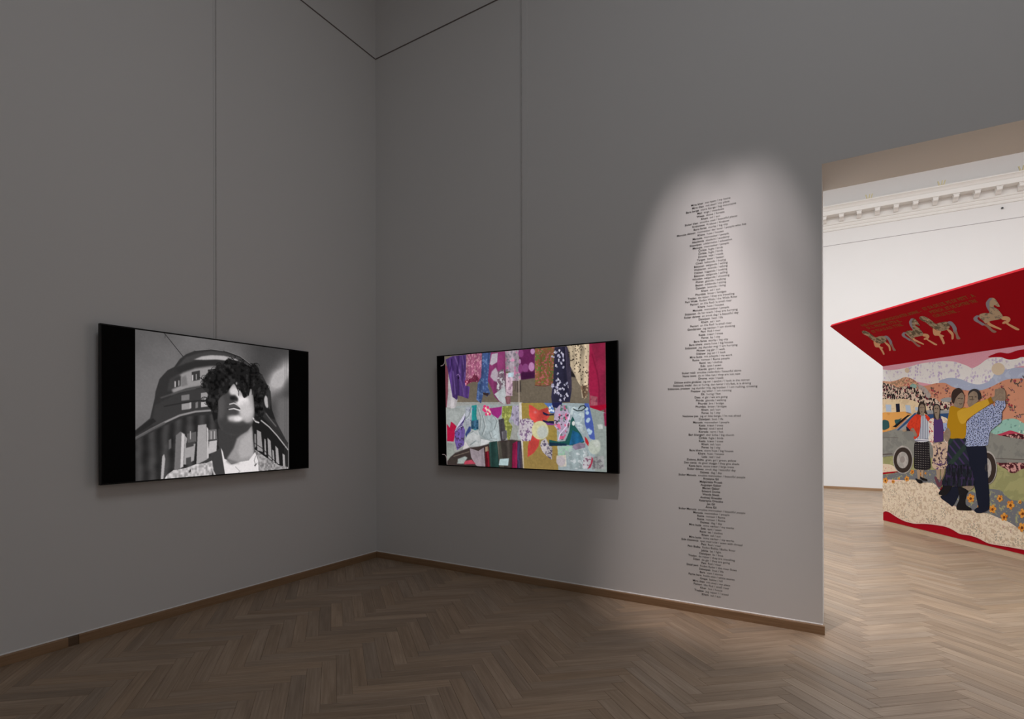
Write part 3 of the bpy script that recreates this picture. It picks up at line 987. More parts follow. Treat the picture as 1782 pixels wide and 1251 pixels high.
    c.cloth([(655, 590), (700, 584), (705, 640), (718, 680), (700, 740), (670, 725), (655, 690), (642, 700)], (150, 142, 160), 3, .2, [((112, 104, 124), 60, .58)])
    c.cloth([(550, 690), (590, 680), (600, 760), (605, 840), (570, 860), (558, 780)], (68, 64, 68), 3, .3)
    c.cloth([(575, 780), (612, 770), (612, 830), (580, 840)], (112, 108, 114), 2, .3)
    c.poly([(690, 800), (715, 720), (735, 830), (700, 840)], (170, 178, 178), 1)
    # rolls of fabric at the bottom left
    c.poly([(225, 940), (330, 900), (410, 890), (560, 850), (650, 840), (722, 850), (742, 1075), (160, 1060), (168, 1000), (190, 970)], (58, 48, 46), 2)
    c.cloth([(335, 905), (400, 925), (440, 900), (452, 1060), (420, 1060), (380, 1030), (345, 970)], (138, 126, 132), 3, .12)
    for P, col in (([(450, 905), (475, 900), (486, 1060), (455, 1060)], (112, 24, 36)), ([(480, 860), (540, 850), (557, 1060), (494, 1060)], (40, 66, 62)),
                   ([(540, 855), (565, 855), (592, 1060), (562, 1060)], (96, 92, 82)), ([(565, 860), (640, 850), (646, 1060), (592, 1060)], (64, 58, 54)),
                   ([(655, 870), (692, 850), (691, 1065), (650, 1065)], (116, 26, 58)), ([(692, 860), (720, 850), (738, 1068), (690, 1068)], (54, 50, 78)),
                   ([(452, 895), (472, 890), (475, 925), (452, 930)], (130, 108, 90))):
        c.cloth(P, col, 2, .3)
    c.poly([(560, 985), (628, 980), (622, 1035), (552, 1032)], (170, 190, 192), 1)
    c.poly([(245, 985), (300, 965), (318, 975), (290, 1020), (240, 1020)], (156, 164, 160), 2)
    c.poly([(300, 1000), (350, 990), (380, 1022), (290, 1025)], (176, 66, 84), 2)
    c.poly([(180, 985), (240, 960), (245, 1010), (190, 1020)], (58, 50, 46), 3)
    c.line([(215, 965), (330, 930)], 5, (104, 92, 82), soft=1)
    # ---- lower right: appliqué sheet
    c.poly([(705, 565), (728, 562), (746, 1075), (736, 1075), (722, 880), (706, 700)], (206, 198, 190), 1)
    c.poly([(722, 566), (905, 565), (990, 700), (1000, 1090), (744, 1080), (730, 800)], (150, 128, 66))
    c.put(c.mask(c.px([(740, 900), (1000, 900), (1000, 1090), (744, 1080)])), (142, 118, 68), 20)
    c.poly([(890, 566), (970, 566), (985, 700), (1000, 1095), (1366, 1100), (1355, 640), (1235, 600), (1225, 570), (1080, 566)], (148, 160, 164))
    c.poly([(890, 566), (950, 566), (975, 640), (940, 645), (925, 600)], (84, 114, 176), 1)
    for x, y in ((935, 600), (945, 620), (930, 625), (955, 590), (960, 625)):
        c.oval(x, y, 8, 9, (206, 220, 232))
    c.poly([(950, 560), (1030, 560), (1020, 590), (985, 605), (955, 595)], (36, 36, 72), 1)
    c.poly([(1195, 568), (1225, 568), (1245, 650), (1275, 780), (1275, 850), (1235, 830), (1195, 720)], (72, 90, 160), 1)
    for x, y in ((1215, 640), (1225, 690), (1218, 700), (1240, 780), (1225, 770), (1235, 790), (1210, 610)):
        c.oval(x, y, 13, 14, (168, 190, 206), 1)
    c.poly([(1235, 600), (1345, 640), (1358, 760), (1366, 1100), (1270, 1100), (1275, 850), (1260, 720)], (138, 146, 142))
    c.poly([(1290, 728), (1330, 724), (1332, 760), (1300, 762)], (186, 190, 186), 1)
    c.poly([(1338, 640), (1360, 640), (1360, 740), (1346, 738)], (132, 36, 66), 2)
    # red petals
    for P in ([(778, 578), (800, 585), (850, 620), (920, 598), (935, 660), (905, 705), (850, 725), (800, 700), (780, 660)], [(790, 805), (860, 830), (850, 890), (815, 940), (768, 972), (770, 890)]):
        c.cloth(P, (194, 70, 64), 2, .1)
    c.oval(826, 635, 12, 10, (210, 110, 112), 3)
    c.poly([(880, 630), (925, 650), (965, 645), (965, 658), (910, 662), (885, 650)], (34, 34, 62))
    c.poly([(878, 690), (920, 702), (965, 700), (968, 722), (920, 718), (885, 710)], (34, 34, 62))
    c.poly([(900, 712), (965, 722), (965, 732), (915, 730)], (114, 56, 132))
    c.cloth([(712, 690), (770, 680), (812, 700), (815, 760), (790, 850), (730, 852), (700, 800)], (190, 180, 186), 2, .05, [((124, 100, 130), 75, .6)])
    c.oval(862, 770, 63, 70, (200, 194, 150), 1)
    c.oval(880, 785, 42, 50, (180, 184, 176), 4)
    c.cloth([(872, 850), (905, 830), (925, 870), (955, 900), (950, 990), (925, 975), (880, 930), (862, 880)], (176, 168, 170), 2, .05, [((84, 76, 96), 80, .56)])
    # patterned leaf, pale swirl, teal hook
    c.cloth([(975, 620), (1010, 580), (1060, 585), (1080, 640), (1090, 700), (1060, 800), (1035, 845), (1000, 842), (1010, 790), (970, 740), (965, 670)], (178, 160, 184), 3, .12,
            [((70, 60, 74), 42, .60), ((200, 96, 130), 36, .64), ((90, 120, 112), 44, .66)])
    c.line([(1085, 650), (1060, 740), (1010, 800), (1000, 842)], 4, (222, 206, 226))
    c.cloth([(1075, 590), (1150, 600), (1190, 640), (1200, 760), (1190, 810), (1160, 800), (1120, 700), (1085, 640)], (156, 170, 176), 3, .08, [((184, 196, 198), 40, .6)])
    c.line([(1110, 610), (1140, 625), (1175, 622), (1205, 600), (1190, 585), (1165, 590), (1150, 610)], 5, (34, 44, 44))
    c.poly([(1105, 665), (1118, 690), (1125, 740), (1170, 800), (1195, 860), (1110, 885), (1060, 880), (930, 888), (928, 840), (1000, 855), (1050, 850), (1080, 780), (1090, 700)], (34, 82, 78))
    c.cloth([(1105, 770), (1150, 790), (1190, 850), (1150, 870), (1080, 880)], (36, 96, 138), 2, .2)
    c.poly([(930, 860), (1060, 870), (1060, 885), (932, 888)], (26, 46, 66), 1)
    c.oval(1112, 718, 11, 17, (206, 208, 204))
    c.cloth([(1110, 880), (1160, 862), (1200, 870), (1200, 915), (1130, 920), (1105, 900)], (126, 112, 130), 2, .1)
    c.poly([(1195, 815), (1215, 835), (1235, 880), (1222, 890), (1200, 860)], (174, 44, 48))
    c.oval(1268, 895, 46, 55, (176, 182, 170), 2)
    c.oval(1288, 870, 24, 28, (184, 188, 180), 3)
    c.cloth([(990, 890), (1100, 890), (1110, 960), (1060, 975), (1000, 960)], (164, 178, 176), 4, .06, [((156, 190, 168), 20, .58)])
    c.cloth([(985, 960), (1055, 955), (1060, 1040), (1010, 1045), (985, 1010)], (180, 172, 160), 2, .05)
    c.oval(1018, 1000, 34, 38, (176, 166, 170), 2)
    c.cloth([(1075, 930), (1200, 900), (1250, 960), (1200, 1060), (1080, 1060)], (142, 154, 156), 5, .12, [((178, 184, 186), 50, .58)])
    c.cloth([(1190, 970), (1245, 960), (1240, 1030), (1205, 1060), (1180, 1050)], (184, 180, 184), 3, .06, [((130, 90, 110), 60, .62)])
    c.poly([(1250, 965), (1262, 990), (1240, 1050), (1215, 1062), (1240, 1020)], (160, 44, 66), 1)
    c.cloth([(1260, 970), (1340, 960), (1345, 1060), (1250, 1062)], (146, 146, 146), 4, .1, [((116, 112, 116), 60, .58)])


tv1, tv1_inv = television('large wall screen showing a black and white portrait of a curly-haired youth', (XL, 2.7797, 1.594), math.pi / 2, 0.0,
                          1.862, 1.093, 0.746, 400, paint_portrait, .07)
tv2, tv2_inv = television('large wall screen showing colourful hanging clothes and fabric cut-outs', (-2.340, YW, 1.594), 0.0, math.radians(1.4),
                          1.795, 1.093, 0.889, 440, paint_clothes, .15)
# two curled pale marks in the dark left bar of the colour screen's image
t = NT('pale_screen_mark')
t.set(Base_Color=(.01, .01, .01, 1), Emission_Color=rgb(104, 92, 92), Emission_Strength=1.0)
mark_mat = t.m


def ribbon(bm, pts, wd, y):
    P = [Vector(p) for p in pts]
    rows = []
    for i, p in enumerate(P):
        d = (P[min(i + 1, len(P) - 1)] - P[max(i - 1, 0)]).normalized()
        n = Vector((-d.y, d.x)) * wd / 2
        rows.append((bm.verts.new((p.x + n.x, y, p.y + n.y)), bm.verts.new((p.x - n.x, y, p.y - n.y))))
    for (a, b), (c, d) in zip(rows[:-1], rows[1:]):
        bm.faces.new((a, b, d, c))


for pts in ([(147, 214), (147, 250), (144, 268), (134, 282), (116, 288)], [(163, 1020), (160, 980), (155, 962), (145, 953), (128, 952)]):
    bm = bmesh.new()
    ribbon(bm, [on_face(*crop_px('z2', x, y), tv2_inv, -.0832) for x, y in pts], .009, -.0832)
    obj('corner_mark', bm, mark_mat, tv2)

# painted cable covers running down the wall to each screen, with a darker cord
for label, loc, rz, w_, dx in (('thin painted cable cover running down to the black and white screen', (XL, 2.7797, 0), math.pi / 2, .030, .004),
                               ('flat painted cable cover running down to the colourful clothes screen', (-2.318, YW, 0), 0, .056, -.026)):
    bm = bmesh.new()
    box(bm, -w_ / 2, w_ / 2, -.005, 0, 2.13, TOP - .01)
    o = obj('cable_cover', bm, M['wall'])
    o.location, o.rotation_euler = loc, (0, 0, rz)
    tag(o, label, 'cable cover')
    bm = bmesh.new()
    box(bm, dx - .0045, dx + .0045, -.0115, -.0051, 2.13, TOP - .01)
    obj('cord', bm, M['duct'], o)

# ------------------------------------------------------------------ column of lettering on the wall
LINES = '''Miro kher|mit hjem / my home
Miro than|mit sted / my place
Bare berge|store bjerge / big mountains
Mali|enge / meadows
Wesia|skove / forests
Kham|sol / sun
Siukar than|smukke sted / beautiful places
Krakowos|Krakow / Krakow
Baro foros|storby / big city
Manusia dziwen|mennesker der lever / people who live
Khera|huse / houses
Manusia|mennesker / people
Akademia|akademi / academy
Sikawipen|uddannelse / education
Manusia|mennesker / people
Ćirikle|fugle / birds
Ćirikle|fugle / birds
Droma|veje / roads
Targos|basar / bazaar
Cinen|købende / buying
Bikienen|sælgende / selling
Wakieren|talende / talking
Dikhen|kiggende / looking
Bikienen|sælgende / selling
Wiciden|vælgende / choosing
Phiren|gående / walking
Besien|siddende / sitting
Dziwian|levende / living
Kham|sol / sun
Phurdzia|broer / bridges
Traden|de rejser / they are travelling
Pani Wisła|floden Wisla / the Wisla River
Paniori|en lille flod / a small river
Khera|huse / houses
Manusia|mennesker / people
Sidzienen|de har travlt / they are hurrying
Siukar dziwes|en smuk dag / a beautiful day
Dziwipen|livet / life
Kham|sol / sun
Paniori|en lille flod / a small river
Gondzinaw|jeg tænker / I am thinking
Pani|flod / river
Kasta|træer / trees
Foros|by / city
Baro foros|storby / big city
Bare khera|store huse / big houses
Sidzienaw|jeg skynder mig / I am hurrying
Phiraw|jeg går / I walk
Dikhaw|jeg ser / I look
Miro butia|mit arbejde / my work
Roma|romaer / Roma people
Renti|tøj / clothes
Side|syet / sewn
Kierde|gjort / done
Siukar rokli|smukke nederdele / beautiful skirts
Nane newe|de er ikke nye / they are not new
Droma|veje / roads
Dikhaw andre gindalos|jeg ser i spejlet / I look in the mirror
Sidzianel, tradel|den er hurtig, den kører / it's fast, it is driving
Sidzienaw, prastaw|jeg skynder mig, jeg krydser / I am rushing, crossing
Prastaw|jeg løber / I am running
Sik|hurtig / fast
Dzas|vi går / we are going
Phirde|gående / walking
Phurdzi|bro / bridge
Phurdzia|broer / bridges
Kham|sol / sun
Foros|by / city
Nadaraw pes|jeg er ikke bange / I'm not afraid
Dziwipen|livet / life
Manusia|mennesker / people
Kasta|træer / trees
Barwal|vind / wind
Kierado|varm / hot
Bari khangeri|stor kirke / big church
Ćirikle|fugle / birds
Kasta|træer / trees
Kham|sol / sun
Foros|by / city
Bare khera|store huse / big houses
Khera|huse / houses
Lolo|rød / red
Zieleno, żółto|grøn, gul / green, yellow
Den cienia|de giver skygge / they give shade
Kasta bare|store træer / large trees
Siukar dziwes|smuk dag / beautiful day
Dziwes|dag / day
Siukar Manusia|smukke mennesker / beautiful people
Krystyna Gil|
Małgorzata Prusak|
Augustyn Gabor|
Marian Gabor|
Edward Dunka|
Wanda Siwak|
Andrzej Oraczko|
Katarzyna Oraczko|
Jan Gil|
Anna Gil|
Siukar Manusia|smukke mennesker / beautiful people
Manusia|mennesker / people
Roma|romaer / Roma
Roma|romaer / Roma
Dziwes|dag / day
Mire butia|mine værker / my works
Side|syet / sewn
Renti|tøj / clothes
Kham|sol / sun
Mire butia|mine værker / my works
Side thawenca|syet med tråd / sewn with thread
Pani|flod / river
Pani Białka|floden Bialka / Bialka River
Jakhia|lys / light
Dziwipen|liv / lives
Traden|de rejser / they are travelling
Dzian|de går / they are going
Pani|flod / river
Dział pani|floden flyder / the river flows
Dziwipen|livet / life
Bara|sten / stones
Parne bara|hvide sten / white stones
Grapa|bakke / hill
Miro than|mit sted / my place
Paniori|lille flod / small river
Kher|hus / house
Tradaw|jeg rejser / I travel
Kham|sol / sun'''.split('\n')


def text_mesh_data(items):
    """[(string, size, offset)] -> list of (verts Nx2, faces), one depsgraph update for all"""
    obs = []
    for s, size, off in items:
        cu = bpy.data.curves.new('lettering', 'FONT')
        cu.body, cu.size, cu.offset, cu.resolution_u = s, size, off, 2
        cu.fill_mode = 'FRONT'
        o = bpy.data.objects.new('lettering', cu)
        COL.objects.link(o)
        obs.append(o)
    dg = bpy.context.evaluated_depsgraph_get()
    out = []
    for o in obs:
        me = bpy.data.meshes.new_from_object(o.evaluated_get(dg))
        v = np.zeros(len(me.vertices) * 3)
        me.vertices.foreach_get('co', v)
        out.append((v.reshape(-1, 3)[:, :2], [list(p.vertices) for p in me.polygons]))
        bpy.data.meshes.remove(me)
    for o in obs:
        cu = o.data
        bpy.data.objects.remove(o)
        bpy.data.curves.remove(cu)
    return out


TXT_SIZE, PITCH, Z_FIRST, TXT_X = 0.0213, 0.02399, 3.1395, -0.767
items = []
for ln in LINES:
    a, b = ln.split('|')
    items.append((a, TXT_SIZE, 0.0003))
    items.append((b or ' ', TXT_SIZE, 0.0))
td = text_mesh_data(items)
wt = tag(empty('wall_text', (TXT_X, YW - .0012, 0)), 'tall centred column of small dark lettering on the spotlit wall beside the doorway', 'wall text')
for i, ln in enumerate(LINES):
    (va, fa), (vb, fb) = td[2 * i], td[2 * i + 1]
    wa = va[:, 0].max() if len(va) else 0
    V = [tuple(p) for p in va]
    Fs = list(fa)
    wid = wa
    if len(vb):
        gap = TXT_SIZE * .58
        Fs += [[k + len(V) for k in f] for f in fb]
        V += [(p[0] + wa + gap, p[1]) for p in vb]
        wid = wa + gap + vb[:, 0].max()
    me = bpy.data.meshes.new('text_line')
    me.from_pydata([(p[0] - wid / 2, 0, p[1]) for p in V], [], Fs)
    me.materials.append(M['ink'])
    o = bpy.data.objects.new('text_line', me)
    COL.objects.link(o)
    o.parent = wt
    o.location = (0, 0, Z_FIRST - i * PITCH)
    if i == 59:
        print('LONGEST', wid)

# ------------------------------------------------------------------ textile screen with a tilted red canopy in the bright room
ART_LOC, ART_RZ = (0.576, 10.463, 0), math.atan2(-0.8746, 0.4848)
ART_L, ART_Z0, ART_Z1 = 3.6, 0.066, 2.281
art = tag(empty('textile_screen', ART_LOC, (0, 0, ART_RZ)), 'patchwork textile screen of dancing figures and a grey car under a red canopy', 'artwork')
bpy.context.view_layer.update()
art_inv = art.matrix_world.inverted()
CAN_TILT = math.radians(50.2)
CAN_R = 0.925
PAT = {}


def fabric(name, bg, layers=(), rough=0.85, warp=None):
    """cloth: base colour plus printed layers (kind, colour, scale, threshold[, stretch])"""
    t = NT('fabric_' + name)
    c = bg
    vec0 = t.coord('Object')
    w = t.noise(vec0, 220, 2)
    for i, L in enumerate(layers):
        kind, col, sc, thr = L[:4]
        st = L[4] if len(L) > 4 else (1, 1, 1)
        vec = t.coord('Object', st, (i * 3.7 + len(name), 11.3 * i + .5, 5.1 * i))
        if kind == 'blot':
            f = t.step(t.noise(vec, sc, 3, .6, .6), thr, .025)
        elif kind == 'dot':
            k = t.n('ShaderNodeTexVoronoi', feature='F1', voronoi_dimensions='2D')
            k.inputs['Scale'].default_value = sc
            k.inputs['Randomness'].default_value = L[5] if len(L) > 5 else .9
            sx = t.n('ShaderNodeSeparateXYZ')
            cb = t.n('ShaderNodeCombineXYZ')
            t.l(vec, sx.inputs[0])
            t.l(sx.outputs[0], cb.inputs[0])
            t.l(sx.outputs[2], cb.inputs[1])
            t.l(cb.outputs[0], k.inputs['Vector'])
            f = t.step(k.outputs['Distance'], thr, .05, True)
            if len(L) > 6:                              # only inside clumps
                f = t.math('MULTIPLY', f, t.step(t.noise(vec, L[6], 2), .55, .05))
        else:                                           # stripe along local axis x ('bar'), z ('row') or a slant
            sx = t.n('ShaderNodeSeparateXYZ')
            t.l(vec, sx.inputs[0])
            q = {'bar': sx.outputs[0], 'row': sx.outputs[2]}.get(kind) or t.math('ADD', sx.outputs[0], sx.outputs[2])
            f = t.step(t.math('SINE', t.math('MULTIPLY', q, sc * 2 * math.pi)), thr, .15)
        c = t.mix(f, c, col)
    c = t.mix(.10, c, t.ramp(w, [(.3, (.2, .2, .2, 1)), (.7, (1, 1, 1, 1))]), 'MULTIPLY')
    t.color(c)
    t.set(Roughness=rough, Specular_IOR_Level=.12)
    t.bump(w, .12, .001)
    PAT[name] = t.m
    return t.m


G = lambda r, g, b: tuple(float(min(.92, x * 1.4)) for x in s2l((r, g, b))) + (1.0,)
fabric('red', G(150, 2, 22))
fabric('red_canopy', G(142, 0, 16))
fabric('pink', G(204, 150, 166), [('dot', G(190, 128, 146), 90, .2, (1, 1, 1), .2)])
fabric('cloud', G(216, 212, 213), [('dot', G(176, 164, 194), 26, .36, (1, 1, .8), 1.0, 8), ('blot', G(186, 178, 196), 18, .66)])
fabric('blue_sky', G(156, 166, 190), [('blot', G(168, 178, 198), 12, .6)])
fabric('sun', G(196, 182, 160))
fabric('orange_hill', G(188, 132, 106), [('dot', G(150, 92, 84), 16, .20, (1, 1, 1), 1.0, 3.2)])
fabric('sprig', G(74, 68, 64))
fabric('sprig_flower', G(146, 54, 62), [('blot', G(104, 104, 120), 30, .55)])
fabric('flower_hill', G(196, 150, 122), [('blot', G(150, 120, 96), 18, .55), ('blot', G(112, 100, 80), 24, .62), ('dot', G(170, 80, 80), 22, .25, (1, 1, 1), 1.0, 6)])
fabric('teal', G(132, 164, 156), [('blot', G(112, 140, 130), 24, .58)])
fabric('grey_sprig', G(158, 150, 146), [('blot', G(140, 110, 108), 20, .6)])
fabric('camouflage', G(198, 178, 162), [('blot', G(34, 26, 28), 26, .50, (1.2, 1, .8)), ('dot', G(110, 34, 52), 13, .16, (1, 1, 1), 1.0)])
fabric('cream', G(206, 186, 154), [('blot', G(196, 174, 142), 9, .55)])
fabric('window_blue', G(164, 178, 196))
fabric('navy', G(22, 26, 44))
fabric('orange', G(206, 150, 82), [('blot', G(194, 138, 74), 5, .55)])
fabric('bottle_green', G(44, 78, 80))
fabric('car_grey', G(126, 126, 120), [('blot', G(116, 116, 112), 7, .52)])
fabric('car_seam', G(92, 84, 82))
fabric('black', G(24, 22, 24))
fabric('roof_grey', G(140, 142, 144))
fabric('glass_blue', G(44, 72, 112))
fabric('teal_floral', G(136, 178, 166), [('dot', G(196, 206, 186), 16, .25, (1, 1, 1), 1.0, 5), ('blot', G(100, 136, 130), 26, .62), ('blot', G(190, 160, 158), 20, .68)])
fabric('raspberry', G(170, 58, 80))
fabric('dark_floral', G(190, 142, 138), [('blot', G(74, 24, 32), 16, .48), ('blot', G(40, 18, 22), 30, .60)])
fabric('lawn', G(150, 148, 104), [('blot', G(138, 138, 96), 8, .5)])
fabric('pink_floral', G(206, 188, 166), [('blot', G(192, 120, 110), 26, .60)])
fabric('vine', G(104, 106, 112), [('blot', G(150, 150, 110), 20, .60), ('blot', G(140, 136, 106), 34, .63)])
fabric('petal', G(206, 146, 66), [('blot', G(186, 104, 30), 40, .55)])
fabric('petal_heart', G(110, 58, 24))
fabric('paisley', G(212, 197, 176), [('blot', G(188, 168, 144), 24, .54), ('blot', G(176, 146, 132), 34, .63), ('dot', G(164, 152, 134), 34, .3, (1, 1, 1), 1.0, 7)])
fabric('pale_edge', G(224, 180, 170))
fabric('rubber', G(52, 42, 38))
fabric('rim', G(168, 162, 158), [('blot', G(150, 146, 142), 14, .5)])
fabric('hub', G(138, 130, 126))
fabric('skin', G(134, 119, 103), [('blot', G(127, 112, 97), 14, .5)])
fabric('pale_skin', G(156, 134, 112))
fabric('hair', G(52, 40, 36))
fabric('hair_dark', G(48, 44, 46))
fabric('scarlet', G(196, 58, 34), [('blot', G(182, 50, 30), 10, .5)])
fabric('stripe', G(186, 192, 202), [('bar', G(44, 52, 92), 34, .5)])
fabric('white_hem', G(196, 196, 204), [('row', G(60, 66, 100), 40, .7)])
fabric('polka', G(26, 22, 26), [('dot', G(170, 162, 156), 34, .13, (1, 1, 1), .0)])
fabric('rose_print', G(212, 200, 188), [('blot', G(176, 60, 64), 34, .56), ('blot', G(70, 66, 74), 40, .66)])
fabric('blue_print', G(146, 158, 190), [('blot', G(50, 54, 92), 26, .60)])
fabric('purple', G(74, 48, 100))
fabric('swirl', G(186, 162, 142), [('blot', G(60, 46, 54), 26, .57), ('blot', G(98, 70, 110), 12, .64)])
fabric('swirl_purple', G(76, 52, 96))
fabric('mustard', G(164, 122, 18))
fabric('mustard_light', G(188, 148, 46))
fabric('mustard_dark', G(140, 98, 12))
fabric('leopard', G(152, 162, 192), [('dot', G(30, 34, 62), 44, .28), ('blot', G(104, 116, 156), 60, .58)])
fabric('plaid', G(32, 38, 48), [('slant', G(62, 46, 86), 8, .70), ('slant', G(38, 54, 48), 3.5, .6, (1, 1, -1))])
fabric('plaid_dark', G(28, 34, 42), [('bar', G(50, 40, 70), 13, .65), ('row', G(52, 40, 72), 8, .75), ('blot', G(20, 20, 28), 10, .52, (3, 1, .7))])
fabric('trousers', G(20, 24, 40))
fabric('boot_brown', G(98, 60, 72))
fabric('dark_line', G(40, 30, 28))
fabric('horse_body', G(150, 134, 112), [('blot', G(92, 82, 66), 20, .50), ('blot', G(176, 146, 122), 16, .60)])
fabric('horse_body_pale', G(166, 146, 122), [('blot', G(120, 112, 100), 18, .55)])
fabric('horse_leg', G(196, 152, 116))
fabric('horse_mane', G(128, 124, 136))
fabric('horse_hoof', G(140, 110, 100))
fabric('gold_thread', G(112, 76, 36))


def add_patch(bm, P, y0, th, mi=0):
    """prism over polygon P of (x, z), from y0 outwards (towards -y)"""
    f_ = [bm.verts.new((x, -(y0 + th), z)) for x, z in P]
    b_ = [bm.verts.new((x, -y0, z)) for x, z in P]
    n = len(P)
    fs = []
    for i in range(n):
        fs.append(bm.faces.new((f_[i], f_[(i + 1) % n], b_[(i + 1) % n], b_[i])))
    top = bm.faces.new(f_)
    for f in fs + [top]:
        f.material_index = mi
    top.normal_update()
    r = bmesh.ops.triangulate(bm, faces=[top], ngon_method='EAR_CLIP')
    for f in r['faces']:
        f.material_index = mi


def clamp_poly(P):
    out = []
    for x, z in P:
        q = (min(max(x, 0.0), ART_L), min(max(z, ART_Z0), ART_Z1))
        if not out or abs(q[0] - out[-1][0]) + abs(q[1] - out[-1][1]) > 1e-4:
            out.append(q)
    while len(out) > 2 and abs(out[0][0] - out[-1][0]) + abs(out[0][1] - out[-1][1]) < 1e-4:
        out.pop()
    return out


def face_pts(pts, src='z5', sm=True, inv=None, clamp=True, n=4):
    P = [on_face(*crop_px(src, x, y), inv or art_inv) for x, y in pts]
    if sm and len(P) > 3:
        P = [tuple(p) for p in smooth_closed(P, n)]
    return clamp_poly(P) if clamp else P


def patch(name, pts, mat, layer, src='z5', sm=True, parent=None):
    bm = bmesh.new()
    add_patch(bm, face_pts(pts, src, sm), 0.0004 + layer * .0007, .0009)
    return obj(name, bm, PAT[mat], parent or art)


def oval_pts(cx, cy, rx, ry, n=24):
    return [(cx + rx * math.cos(2 * math.pi * k / n), cy + ry * math.sin(2 * math.pi * k / n)) for k in range(n)]


# carrier: panel, plinth, rear feet
obj('backing_panel', boxes((0, ART_L, 0, .045, ART_Z0, ART_Z1)), PAT['red'], art)
bm = sweep([(.004, 0), (.041, 0), (.041, ART_Z0), (.004, ART_Z0)], 0.0, ART_L)
uvl = bm.loops.layers.uv.new('UVMap')
for f in bm.faces:
    for lp in f.loops:
        lp[uvl].uv = (lp.vert.co.x, lp.vert.co.z + lp.vert.co.y)
obj('plinth_rail', bm, M['plinth'], art)
for x in (.5, 1.8, 3.1):
    bm = sweep([(0, 0), (.55, 0), (.55, .05), (.05, 1.5), (0, 1.5)], -.02, .02)
    o = obj('rear_support', bm, M['plinth'], art)
    o.location = (x, .0455, 0)

BIG = 3300
# ---- landscape, back to front
patch('pink_sky', [(60, -90), (60, 300), (1561, 300), (BIG, 500), (BIG, -700)], 'pink', 0, sm=False)
patch('floral_cloud', [(60, 30), (180, 24), (262, 14), (352, -4), (420, -26), (500, -46), (620, -62), (720, -70), (832, -66), (905, -46), (975, -20), (1020, 2),
                       (1070, -14), (1120, -46), (1170, -84), (1240, -108), (1561, -112), (2200, -160), (BIG, -150), (BIG, 60), (1561, -20), (1400, 20), (1330, 60), (1300, 130), (1150, 170), (1050, 175), (930, 190),
                       (860, 120), (740, 130), (640, 170), (540, 160), (400, 140), (60, 170)], 'cloud', 1)
patch('red_ridge', [(1190, -110), (1260, -146), (1320, -160), (1400, -150), (1500, -182), (1700, -210), (BIG, -420), (BIG, -260), (1620, -104), (1540, -112), (1480, -92), (1400, -86), (1320, -112)], 'red', 2)
patch('blue_sky', [(680, 150), (745, 112), (830, 104), (920, 122), (1010, 160), (1100, 172), (1180, 150), (1228, 110), (1262, 60), (1320, 30), (1420, 10), (1490, -4), (1600, -2), (BIG, -60), (BIG, 140),
                  (1561, 140), (1400, 170), (1200, 240), (1000, 250), (800, 220)], 'blue_sky', 2)
patch('fabric_sun', oval_pts(1296, 12, 68, 64), 'sun', 3, sm=False)
patch('small_cloud_dot', oval_pts(352, 26, 24, 26), 'sun', 3, sm=False)
patch('orange_hill', [(60, 250), (400, 200), (560, 182), (640, 162), (740, 156), (820, 196), (920, 226), (1010, 236), (1130, 230), (1250, 184), (1350, 132), (1450, 112), (1561, 112), (BIG, 150), (BIG, 800), (900, 700), (60, 640)], 'orange_hill', 3)
rs = random.Random(21)
for x, y, sc in ((620, 232, 1.0), (660, 262, .8), (765, 225, .9), (1345, 205, 1.0), (1470, 150, 1.3), (1540, 128, 1.1), (1395, 330, 1.1), (1425, 395, 1.2), (1150, 292, .9), (1448, 440, .8), (1515, 500, 1.0), (1440, 232, .7), (1640, 260, 1.3), (1760, 380, 1.3), (1900, 300, 1.3)):
    bm = bmesh.new()
    stem_a = rs.uniform(0, 6.28)
    for k in range(9):
        d_ = (k - 4) * 11 * sc
        lx, ly = x + d_ * math.cos(stem_a) + rs.uniform(-9, 9) * sc, y + d_ * .8 * math.sin(stem_a) + rs.uniform(-16, 16) * sc
        an, la, lb = rs.uniform(0, 3.14), rs.uniform(8, 14) * sc, rs.uniform(3, 5.5) * sc
        add_patch(bm, face_pts([(lx + la * math.cos(t_) * math.cos(an) - lb * math.sin(t_) * math.sin(an), ly + la * math.cos(t_) * math.sin(an) + lb * math.sin(t_) * math.cos(an)) for t_ in [q_ * .7854 for q_ in range(8)]], 'z5', False), .0004 + 4 * .0007 + k * .00003, .0006, 0)
    for k in range(2):
        add_patch(bm, face_pts(oval_pts(x + rs.uniform(-16, 16) * sc, y + rs.uniform(-14, 14) * sc, 10 * sc, 11 * sc, 9), 'z5', False), .0004 + 4.6 * .0007 + k * .00003, .0006, 1)
    tag(obj('printed_sprig', bm, [PAT['sprig'], PAT['sprig_flower']], art), kind='stuff')
patch('flower_hill', [(60, 156), (180, 142), (260, 124), (330, 96), (400, 112), (455, 150), (500, 200), (540, 260), (560, 330), (400, 360), (60, 360)], 'flower_hill', 4)
patch('teal_patch', [(380, 190), (410, 162), (450, 182), (440, 214), (396, 216)], 'teal', 5)
patch('grey_patch', [(452, 176), (520, 190), (570, 236), (600, 290), (560, 320), (500, 250)], 'grey_sprig', 5)
patch('tree_patch', [(60, 170), (150, 164), (205, 178), (262, 204), (350, 190), (430, 208), (500, 230), (540, 280), (566, 312), (640, 314), (690, 352), (740, 330), (796, 330), (830, 400), (800, 440), (560, 440), (400, 380), (60, 370)], 'camouflage', 6)
patch('grey_leaf', [(700, 330), (760, 308), (812, 312), (800, 350), (730, 352)], 'roof_grey', 7)
patch('cottage', [(60, 340), (200, 328), (330, 322), (420, 340), (490, 372), (560, 400), (560, 520), (60, 520)], 'cream', 7)
patch('cottage_window', [(130, 380), (190, 382), (190, 455), (138, 455)], 'window_blue', 8, sm=False)
